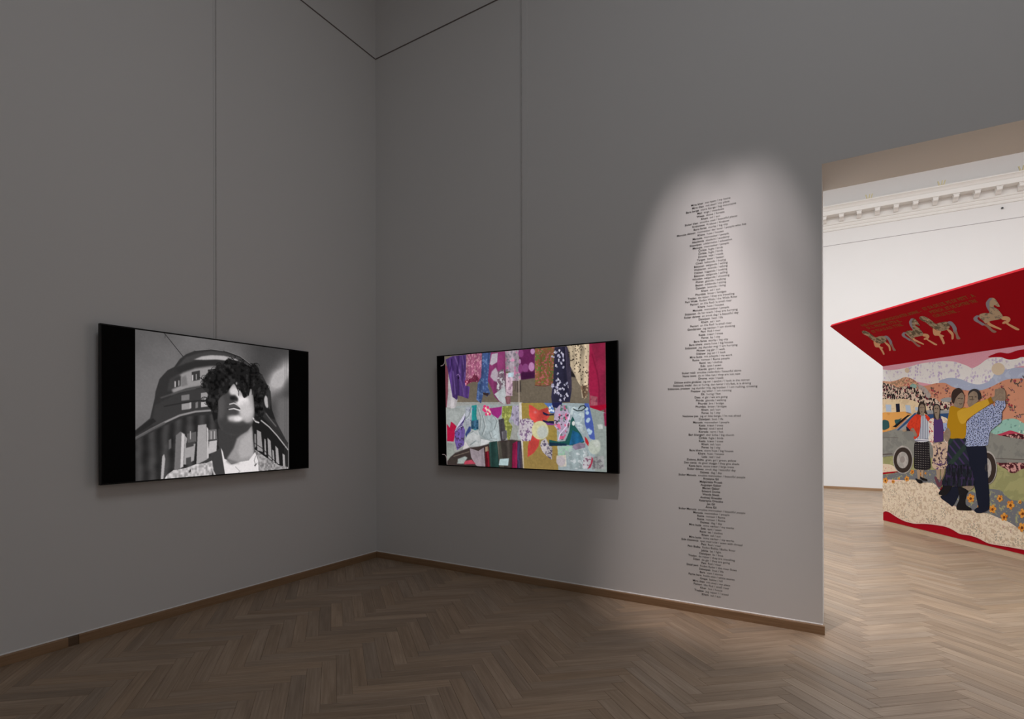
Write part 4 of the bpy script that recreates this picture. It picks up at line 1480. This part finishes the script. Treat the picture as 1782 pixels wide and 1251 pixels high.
patch('cottage_window', [(335, 384), (386, 388), (400, 478), (346, 470)], 'window_blue', 8, sm=False)
patch('cottage_window', [(436, 406), (480, 410), (480, 440), (440, 446)], 'window_blue', 8, sm=False)
patch('cottage_door', [(236, 374), (276, 370), (280, 458), (242, 462)], 'navy', 8, sm=False)
patch('orange_car', [(60, 482), (200, 462), (320, 454), (370, 462), (402, 486), (330, 530), (270, 600), (210, 640), (60, 660)], 'orange', 8)
patch('orange_car_window', [(100, 545), (150, 545), (165, 562), (168, 622), (100, 640)], 'bottle_green', 9)
patch('orange_car_window', [(225, 542), (268, 534), (300, 522), (246, 586)], 'bottle_green', 9)
patch('teal_hill', [(1190, 670), (1290, 592), (1345, 542), (1450, 525), (1510, 542), (1600, 590), (BIG, 760), (BIG, 900), (1561, 720), (1400, 690), (1250, 690)], 'teal_floral', 4)
patch('raspberry_ridge', [(1280, 700), (1340, 676), (1420, 650), (1480, 664), (1561, 690), (BIG, 800), (BIG, 930), (1561, 760), (1400, 720)], 'raspberry', 5)
patch('dark_floral_ridge', [(1340, 706), (1400, 690), (1480, 682), (1561, 692), (BIG, 830), (BIG, 960), (1561, 775), (1440, 740)], 'dark_floral', 6)
patch('lawn', [(60, 900), (700, 900), (1300, 960), (BIG, 1150), (BIG, 2000), (1400, 1500), (900, 1250), (60, 1200)], 'lawn', 3)
patch('pink_floral_strip', [(60, 1000), (180, 1004), (240, 1040), (262, 1075), (60, 1092)], 'pink_floral', 4)
patch('red_strip', [(60, 1088), (180, 1078), (275, 1070), (262, 1084), (60, 1108)], 'red', 5)
patch('dark_floral_strip', [(1280, 980), (1400, 982), (1561, 980), (BIG, 1060), (BIG, 1220), (1561, 1046), (1480, 1088), (1420, 1086), (1380, 1050), (1320, 1020)], 'dark_floral', 4)
# grey car
patch('car_body', [(60, 650), (110, 634), (200, 624), (262, 638), (345, 650), (425, 660), (700, 640), (960, 640), (1180, 664), (1250, 684), (1350, 708), (1561, 742), (BIG, 960), (BIG, 1200), (1561, 986), (1320, 985), (1230, 960), (1100, 940), (400, 930), (200, 912), (60, 905)], 'car_grey', 7)
patch('car_seam', [(100, 716), (260, 722), (262, 727), (100, 721)], 'car_seam', 8, sm=False)
patch('car_seam', [(100, 892), (200, 884), (204, 898), (100, 908)], 'car_seam', 8, sm=False)
patch('car_seam', [(1270, 935), (1561, 948), (BIG, 1100), (BIG, 1112), (1561, 956), (1270, 942)], 'car_seam', 8, sm=False)
patch('windscreen_edge', [(205, 612), (280, 550), (360, 490), (392, 486), (320, 545), (240, 618)], 'black', 9, sm=False)
patch('windscreen', [(240, 640), (340, 545), (430, 468), (480, 448), (512, 470), (420, 570), (330, 655)], 'roof_grey', 9, sm=False)
patch('windscreen_bar', [(245, 648), (340, 556), (432, 470), (456, 470), (360, 570), (268, 648)], 'glass_blue', 10, sm=False)
patch('car_roof', [(480, 452), (560, 440), (800, 440), (800, 480), (560, 476)], 'roof_grey', 9, sm=False)
patch('car_window', [(560, 482), (800, 470), (800, 524), (600, 530)], 'glass_blue', 10, sm=False)
for cx, cy, rx, ry, ri, si in ((312, 956, 95, 132, 60, 86), (1188, 1040, 90, 160, 46, 104)):
    w_ = patch('wheel_arch', oval_pts(cx, cy - 4, rx + 9, ry + 14, 32), 'rim', 8, sm=False)
    patch('tyre', oval_pts(cx, cy, rx, ry, 32), 'rubber', 10, sm=False)
    patch('wheel_rim', oval_pts(cx - 2, cy, ri, si, 32), 'rim', 11, sm=False)
    patch('wheel_hub', oval_pts(cx - 4, cy - 6, ri * .42, si * .40, 20), 'hub', 12, sm=False)
# meadow
patch('vine_strip', [(60, 172), (170, 150), (262, 118), (320, 112), (660, 110), (700, 300), (400, 320), (60, 290)], 'vine', 5, 'z6')
patch('vine_slope', [(860, 340), (1000, 330), (1090, 315), (1200, 304), (1290, 310), (1350, 336), (1396, 392), (1445, 418), (1561, 432), (2200, 560), (BIG, 820), (BIG, 1500), (1561, 800), (1300, 640), (860, 560)], 'vine', 5, 'z6')
patch('paisley_edging', [(60, 240), (300, 210), (500, 235), (660, 275), (800, 460), (1100, 540), (1400, 640), (1561, 740), (BIG, 1250), (BIG, 1500), (1800, 985), (1561, 933), (1400, 903), (1200, 868),
                         (1090, 813), (1000, 784), (900, 768), (820, 722), (745, 693), (660, 678), (580, 668), (500, 664), (430, 663), (330, 638), (250, 598), (170, 546), (130, 534), (60, 536)], 'pale_edge', 6, 'z6')
patch('paisley_ground', [(60, 262), (180, 236), (262, 220), (330, 210), (425, 206), (500, 234), (620, 240), (664, 276), (690, 330), (724, 392), (800, 460), (880, 500), (1000, 520), (1100, 540), (1200, 560), (1300, 600), (1400, 640), (1480, 690), (1561, 742), (BIG, 1250),
                         (BIG, 1480), (1800, 976), (1561, 924), (1400, 894), (1200, 859), (1090, 804), (1000, 775), (900, 759), (820, 713), (745, 684), (660, 669), (580, 659), (500, 655), (430, 654), (330, 629), (250, 589), (170, 538), (130, 527), (60, 528)], 'paisley', 7, 'z6')
for k, (x, y, r_) in enumerate(((130, 214, 30), (210, 226, 20), (352, 196, 28), (408, 126, 23), (502, 150, 22), (270, 195, 12), (545, 140, 12), (1015, 398, 44), (1318, 400, 36), (1428, 468, 46), (1242, 510, 42), (1362, 592, 42),
                                (1556, 556, 48), (1548, 700, 46), (1526, 438, 20), (1096, 484, 16), (1720, 640, 46), (1860, 800, 48), (2050, 760, 46), (2300, 960, 48), (2600, 1050, 48))):
    bm = bmesh.new()
    pts = []
    for a in range(20):
        rr = r_ * (1.0 if a % 4 in (0, 1, 3) else .68)
        pts.append((x + rr * .9 * math.cos(a * .314 + k), y + rr * 1.05 * math.sin(a * .314 + k)))
    add_patch(bm, face_pts(pts, 'z6', True, n=2), .0004 + 8 * .0007, .0009, 0)
    add_patch(bm, face_pts(oval_pts(x, y + r_ * .1, r_ * .3, r_ * .34, 10), 'z6', False), .0004 + 9 * .0007, .0009, 1)
    obj('printed_flower', bm, [PAT['petal'], PAT['petal_heart']], art)


# ---- figures: an Empty each, cloth pieces as its children
def figure(name, label):
    return tag(empty(name, parent=art), label)


f1 = figure('stitched_woman', 'stitched woman in a scarlet jacket and polka dot skirt')
q = lambda n, p, m, L, s='A', sm=True: patch(n, p, m, L, s, sm, parent=f1)
q('hair', [(790, 300), (820, 225), (860, 208), (905, 235), (930, 300), (938, 380), (972, 465), (930, 455), (860, 400), (825, 462), (760, 468), (782, 380)], 'hair', 12)
q('face', [(815, 310), (840, 272), (880, 268), (910, 300), (918, 360), (905, 430), (890, 490), (845, 490), (830, 440), (812, 380)], 'skin', 13)
q('jacket', [(570, 660), (640, 560), (720, 482), (765, 462), (850, 500), (845, 620), (822, 760), (806, 880), (772, 930), (708, 952), (700, 915), (744, 870), (722, 780), (680, 732), (632, 770), (588, 776), (565, 710)], 'scarlet', 12)
q('jacket_sleeve', [(918, 470), (960, 480), (1022, 548), (992, 602), (952, 560)], 'scarlet', 12)
q('cuff', [(546, 700), (570, 715), (632, 782), (618, 794), (560, 788)], 'navy', 13, sm=False)
q('hand', [(470, 780), (520, 750), (552, 790), (520, 806), (484, 802)], 'pale_skin', 13)
q('forearm', [(640, 768), (680, 732), (722, 780), (766, 868), (742, 915), (704, 850), (690, 792)], 'skin', 14)
q('striped_shirt', [(850, 492), (910, 480), (950, 560), (985, 612), (988, 945), (720, 968), (782, 920), (812, 860), (832, 700)], 'stripe', 13)
q('shirt_hem', [(720, 968), (988, 945), (988, 1000), (850, 1014), (724, 992)], 'white_hem', 14)
q('skirt', [(443, 760), (575, 765), (588, 870), (600, 1000), (590, 1046), (520, 1060), (450, 1052), (428, 1030), (430, 920)], 'polka', 12, 'z5')
for p in ([(455, 1045), (492, 1050), (490, 1152), (468, 1156)], [(500, 1050), (528, 1050), (527, 1142), (502, 1142)]):
    q('leg', p, 'pale_skin', 11, 'z5', False)
q('shoe', [(445, 190), (470, 204), (510, 214), (516, 240), (482, 245), (452, 216)], 'black', 12, 'z6')
q('shoe', [(492, 176), (520, 186), (560, 200), (566, 220), (520, 214), (496, 196)], 'black', 12, 'z6')

f2 = figure('stitched_woman', 'stitched woman in a purple top and swirl-printed skirt')
q = lambda n, p, m, L, s='A', sm=True: patch(n, p, m, L, s, sm, parent=f2)
q('hair', [(1080, 310), (1110, 265), (1160, 258), (1212, 292), (1226, 350), (1218, 480), (1224, 535), (1190, 545), (1104, 545), (1088, 430)], 'hair_dark', 12)
q('face', [(1105, 320), (1140, 285), (1180, 290), (1206, 330), (1210, 400), (1202, 470), (1186, 556), (1148, 558), (1122, 480), (1104, 405)], 'skin', 13)
q('cardigan_front', [(990, 610), (1040, 550), (1100, 545), (1102, 700), (1096, 900), (1082, 1060), (1058, 1082), (1020, 1000), (984, 980), (984, 800)], 'rose_print', 12)
q('cardigan_shoulder', [(1240, 508), (1300, 520), (1362, 552), (1372, 630), (1280, 644)], 'paisley', 12)
q('cardigan_sleeve', [(1278, 640), (1372, 636), (1352, 790), (1290, 802)], 'blue_print', 13, sm=False)
q('cardigan_cuff', [(1288, 800), (1350, 790), (1422, 850), (1412, 930), (1350, 1042), (1300, 960)], 'rose_print', 12)
q('top', [(1100, 560), (1170, 575), (1242, 545), (1280, 640), (1288, 800), (1282, 960), (1262, 1002), (1180, 1012), (1104, 1010), (1096, 800)], 'purple', 13)
q('skirt', [(625, 790), (700, 772), (768, 770), (792, 820), (792, 920), (772, 1030), (700, 1052), (640, 1046), (614, 1000), (630, 880)], 'swirl', 12, 'z5')
sw = [(700 + (34 - 3.2 * k) * math.cos(2.9 - .75 * k), 978 + (30 - 2.8 * k) * math.sin(2.9 - .75 * k)) for k in range(10)]
bm = bmesh.new()
for pts_, wd_ in ((sw, .009), ([(632, 942), (650, 992), (700, 1014), (748, 996), (772, 948)], .010), ([(716, 946), (712, 890), (732, 846), (764, 838)], .008), ([(660, 800), (676, 850), (668, 900)], .007)):
    ribbon(bm, [on_face(*crop_px('z5', x, y), art_inv) for x, y in pts_], wd_, -.0125)
obj('skirt_swirl', bm, PAT['swirl_purple'], f2)
for p in ([(655, 1040), (700, 1042), (696, 1162), (668, 1152)], [(706, 1042), (752, 1038), (740, 1100), (712, 1172)]):
    q('leg', p, 'pale_skin', 11, 'z5', False)
q('boot', [(640, 1130), (662, 1132), (690, 1190), (714, 1150), (718, 1200), (702, 1236), (676, 1230), (652, 1180)], 'boot_brown', 12, 'z5')

f3 = figure('stitched_man', 'stitched man dancing in a blue spotted shirt and navy trousers')
q = lambda n, p, m, L, s='B', sm=True: patch(n, p, m, L, s, sm, parent=f3)
q('face', [(516, 420), (530, 300), (580, 238), (660, 224), (722, 262), (742, 330), (736, 405), (700, 455), (610, 520), (544, 545), (514, 470)], 'skin', 13)
q('hair', [(526, 330), (548, 236), (640, 188), (722, 208), (772, 280), (778, 360), (752, 408), (724, 390), (722, 320), (694, 256), (634, 232), (572, 264)], 'hair_dark', 14)
q('spotted_shirt', [(1090, 412), (1170, 430), (1252, 420), (1268, 540), (1202, 640), (1182, 840), (1082, 930), (962, 1040), (935, 1180), (905, 1305), (690, 1320), (468, 1309), (470, 1100), (488, 880), (542, 800), (640, 708), (820, 590), (1000, 492), (1060, 540), (1062, 460)], 'leopard', 13)
q('trousers', [(960, 800), (1060, 810), (1160, 798), (1186, 900), (1198, 1150), (1212, 1450), (1164, 1466), (1098, 1440), (1060, 1250), (1012, 1050), (988, 960)], 'trousers', 12, 'z5')
q('trouser_leg', [(790, 285), (902, 285), (884, 380), (830, 482), (788, 456), (700, 386), (760, 350)], 'trousers', 10, 'z6')
q('shoe', [(1055, 522), (1100, 490), (1170, 484), (1208, 500), (1192, 522), (1130, 552), (1080, 550)], 'trousers', 13, 'z6')
bm = bmesh.new()
for p in ([(545, 348), (590, 338), (630, 346)], [(660, 350), (700, 345)], [(560, 395), (600, 405), (640, 400)], [(610, 350), (618, 378), (600, 388)]):
    ribbon(bm, [on_face(*crop_px('B', x, y), art_inv) for x, y in p], .006, -.0125)
obj('stitched_features', bm, PAT['dark_line'], f3)

f4 = figure('stitched_woman', 'stitched woman dancing in a mustard sweater and dark plaid skirt')
q = lambda n, p, m, L, s='B', sm=True: patch(n, p, m, L, s, sm, parent=f4)
q('face', [(250, 440), (280, 370), (340, 300), (400, 265), (446, 312), (452, 400), (440, 455), (418, 548), (340, 575), (262, 535), (232, 470)], 'skin', 13)
q('hair', [(205, 430), (194, 330), (230, 222), (330, 168), (400, 208), (444, 296), (402, 262), (342, 302), (284, 372), (262, 432), (244, 480), (216, 460)], 'hair', 14)
q('sweater', [(178, 532), (280, 545), (380, 575), (480, 560), (500, 700), (492, 870), (470, 1150), (320, 1166), (160, 1160), (122, 1000), (110, 900), (140, 700)], 'mustard', 14)
q('sweater_sleeve', [(318, 640), (420, 585), (560, 550), (700, 462), (820, 420), (932, 388), (960, 480), (820, 582), (640, 702), (520, 792), (460, 872), (380, 872), (332, 770)], 'mustard_light', 15)
q('sweater_cuff', [(918, 388), (980, 338), (1032, 462), (962, 492)], 'mustard_dark', 16, sm=False)
q('clasped_hands', [(978, 372), (1050, 330), (1060, 205), (1120, 188), (1200, 178), (1262, 230), (1274, 330), (1252, 425), (1100, 412), (1062, 440), (1024, 430)], 'skin', 14)
q('hand', [(110, 960), (160, 990), (185, 1080), (150, 1200), (95, 1230), (60, 1180), (40, 1090)], 'skin', 15)
q('plaid_skirt', [(798, 728), (960, 722), (966, 810), (1000, 1010), (890, 1020), (780, 1010), (774, 900), (786, 780)], 'plaid', 13, 'z5')
q('skirt_ruffle', [(782, 1000), (890, 1012), (1000, 1000), (1042, 1100), (1058, 1212), (980, 1222), (890, 1232), (800, 1220), (720, 1208), (752, 1100)], 'plaid_dark', 14, 'z5')
q('knee', [(930, 268), (1040, 250), (1044, 290), (988, 322)], 'skin', 10, 'z6')
q('boot', [(735, 240), (822, 262), (792, 330), (750, 370), (686, 360), (686, 338), (722, 290)], 'black', 12, 'z6')
q('boot', [(888, 280), (986, 318), (970, 370), (962, 460), (1022, 502), (1022, 526), (880, 520), (868, 480), (900, 400)], 'black', 12, 'z6')
bm = bmesh.new()
for p in ([(325, 385), (360, 372), (380, 382)], [(395, 385), (425, 380)], [(350, 480), (385, 490), (415, 478)]):
    ribbon(bm, [on_face(*crop_px('B', x, y), art_inv) for x, y in p], .006, -.0125)
obj('stitched_features', bm, PAT['dark_line'], f4)
for fig, pp in ((f1, ([(835, 330), (855, 325)], [(880, 328), (900, 332)], [(850, 420), (875, 418)])), (f2, ([(1125, 350), (1145, 346)], [(1165, 350), (1185, 352)], [(1130, 430), (1160, 428)]))):
    bm = bmesh.new()
    for p in pp:
        ribbon(bm, [on_face(*crop_px('A', x, y), art_inv) for x, y in p], .007, -.0125)
    obj('stitched_features', bm, PAT['dark_line'], fig)

# ---- tilted canopy with horses and gold lettering
can = empty('canopy', (0, 0, ART_Z1 - .001), (CAN_TILT, 0, 0), parent=art)
bpy.context.view_layer.update()
can_inv = can.matrix_world.inverted()
obj('canopy_board', boxes((0, ART_L, 0, .034, 0, CAN_R)), PAT['red_canopy'], can)


def canopy_pts(src, pts, dx=0.0, dz=0.0, k=1.0, org=(0, 0)):
    P = [on_face(*crop_px(src, x, y), can_inv) for x, y in pts]
    return [(org[0] + (x - org[0]) * k + dx, org[1] + (z - org[1]) * k + dz) for x, z in P]


HEAD_LEFT = {'body': [(0, 800), (40, 784), (110, 808), (180, 856), (244, 905), (300, 890), (360, 880), (412, 888), (445, 945), (432, 985), (380, 1012), (320, 1018), (262, 995), (200, 962), (140, 912), (100, 880), (60, 862), (20, 835)],
             'tail': [(405, 882), (455, 876), (510, 925), (548, 990), (536, 1034), (505, 1015), (478, 960), (430, 912)],
             'leg1': [(215, 970), (265, 1005), (335, 1022), (325, 1062), (382, 1090), (370, 1108), (305, 1088), (250, 1082), (224, 1040)],
             'leg2': [(298, 1060), (345, 1082), (382, 1140), (412, 1205), (392, 1222), (366, 1175), (318, 1098)],
             'leg3': [(400, 985), (460, 1008), (512, 1062), (524, 1140), (498, 1148), (484, 1082), (440, 1034)],
             'leg4': [(500, 1022), (545, 1008), (582, 1090), (618, 1142), (568, 1144), (544, 1080)]}
REARING = {'body': [(860, 620), (895, 565), (950, 562), (1002, 612), (1052, 688), (1020, 690), (978, 665), (972, 692), (1042, 742), (1112, 832), (1090, 874), (1000, 892), (950, 905), (900, 935), (858, 892), (800, 845), (798, 800), (860, 780), (922, 782), (908, 720), (878, 680)],
           'mane': [(858, 622), (895, 562), (935, 568), (905, 612), (915, 690), (932, 770), (908, 740), (872, 685)],
           'tail': [(722, 850), (758, 812), (806, 822), (775, 850), (805, 890), (885, 942), (862, 966), (800, 925), (742, 892)],
           'leg1': [(1095, 842), (1180, 842), (1224, 882), (1202, 932), (1130, 948), (1128, 920), (1172, 900), (1110, 884)],
           'leg2': [(1145, 905), (1200, 940), (1362, 1030), (1352, 1050), (1300, 1032), (1185, 956)],
           'leg3': [(925, 892), (972, 940), (1122, 1020), (1112, 1036), (980, 984), (925, 952)],
           'leg4': [(868, 950), (930, 950), (1002, 1022), (1064, 1060), (1040, 1080), (998, 1062), (925, 992)]}
HM = {'body': 0, 'mane': 1, 'tail': 1, 'leg1': 2, 'leg2': 2, 'leg3': 2, 'leg4': 3}


def horse(shape, ref, to=None, scale=1.0, pale=False, label=None):
    o0 = on_face(*crop_px('C', *ref), can_inv)
    dx = dz = 0.0
    if to:
        a = on_face(*crop_px(*to), can_inv)
        dx, dz = a[0] - o0[0], a[1] - o0[1]
    bm = bmesh.new()
    for i, (part, pts) in enumerate(shape.items()):
        P = canopy_pts('C', pts, dx, dz, scale, o0)
        P = [tuple(p) for p in smooth_closed(P, 4)]
        lay = 1 if part.startswith('leg') else (3 if part == 'mane' else 2)
        add_patch(bm, P, .0004 + .0006 * lay + i * .00004, .0007, HM[part])
    o = obj('horse', bm, [PAT['horse_body_pale' if pale else 'horse_body'], PAT['horse_mane'], PAT['horse_leg'], PAT['horse_hoof']], can)
    o['label'] = label
    return o


horse(HEAD_LEFT, (0, 800), label='leftmost patchwork horse with lowered neck')
horse(REARING, (722, 850), label='smaller rearing patchwork horse between two grazing ones')
horse(HEAD_LEFT, (0, 800), ('C', 1042, 540), 1.0, label='patchwork horse with lowered neck in the middle of the canopy')
horse(REARING, (722, 850), ('D', 522, 800), 1.0, True, label='palest rearing patchwork horse on the right')

# gold stitched lettering, one string per row, laid between two measured end points
ROWS = [('V BIS A ZEANDRM DE MOCE-COURTEX, BORNE. –', ('C', 15, 715), ('C', 1105, 445)), ('D. L. PROMI. 1773 IL.', ('C', 115, 757), ('C', 730, 620)), ('ET TCA D.A.D. TTRE.', ('C', 205, 825), ('C', 760, 690)),
        ("ET S'A DE L'E. PE DI' PETT . A", ('C', 1135, 415), ('D', 560, 440)), ("P'ETRCH , ET DE CH'TRE TRE", ('C', 1265, 475), ('D', 600, 530)), ('CUR LE FLTRE ...', ('C', 1320, 545), ('D', 300, 695))]
td2 = text_mesh_data([(r_[0], 1.0, .012) for r_ in ROWS])
for (s_, a_, b_), (v, fs) in zip(ROWS, td2):
    x0, z0 = on_face(*crop_px(*a_), can_inv)
    x1, z1 = on_face(*crop_px(*b_), can_inv)
    w_ = v[:, 0].max()
    hgt = .062
    ang = math.atan2(z1 - z0, x1 - x0)
    L_ = math.hypot(x1 - x0, z1 - z0)
    me = bpy.data.meshes.new('stitched_lettering')
    V = []
    for px_, py_ in v:
        lx, lz = px_ * L_ / w_, py_ * hgt
        V.append((x0 + lx * math.cos(ang) - lz * math.sin(ang), -.0012, z0 + lx * math.sin(ang) + lz * math.cos(ang)))
    me.from_pydata(V, [], fs)
    me.materials.append(PAT['gold_thread'])
    o = bpy.data.objects.new('stitched_lettering', me)
    COL.objects.link(o)
    o.parent = can
    print('ROW', round(L_, 3), round(math.degrees(ang), 1))
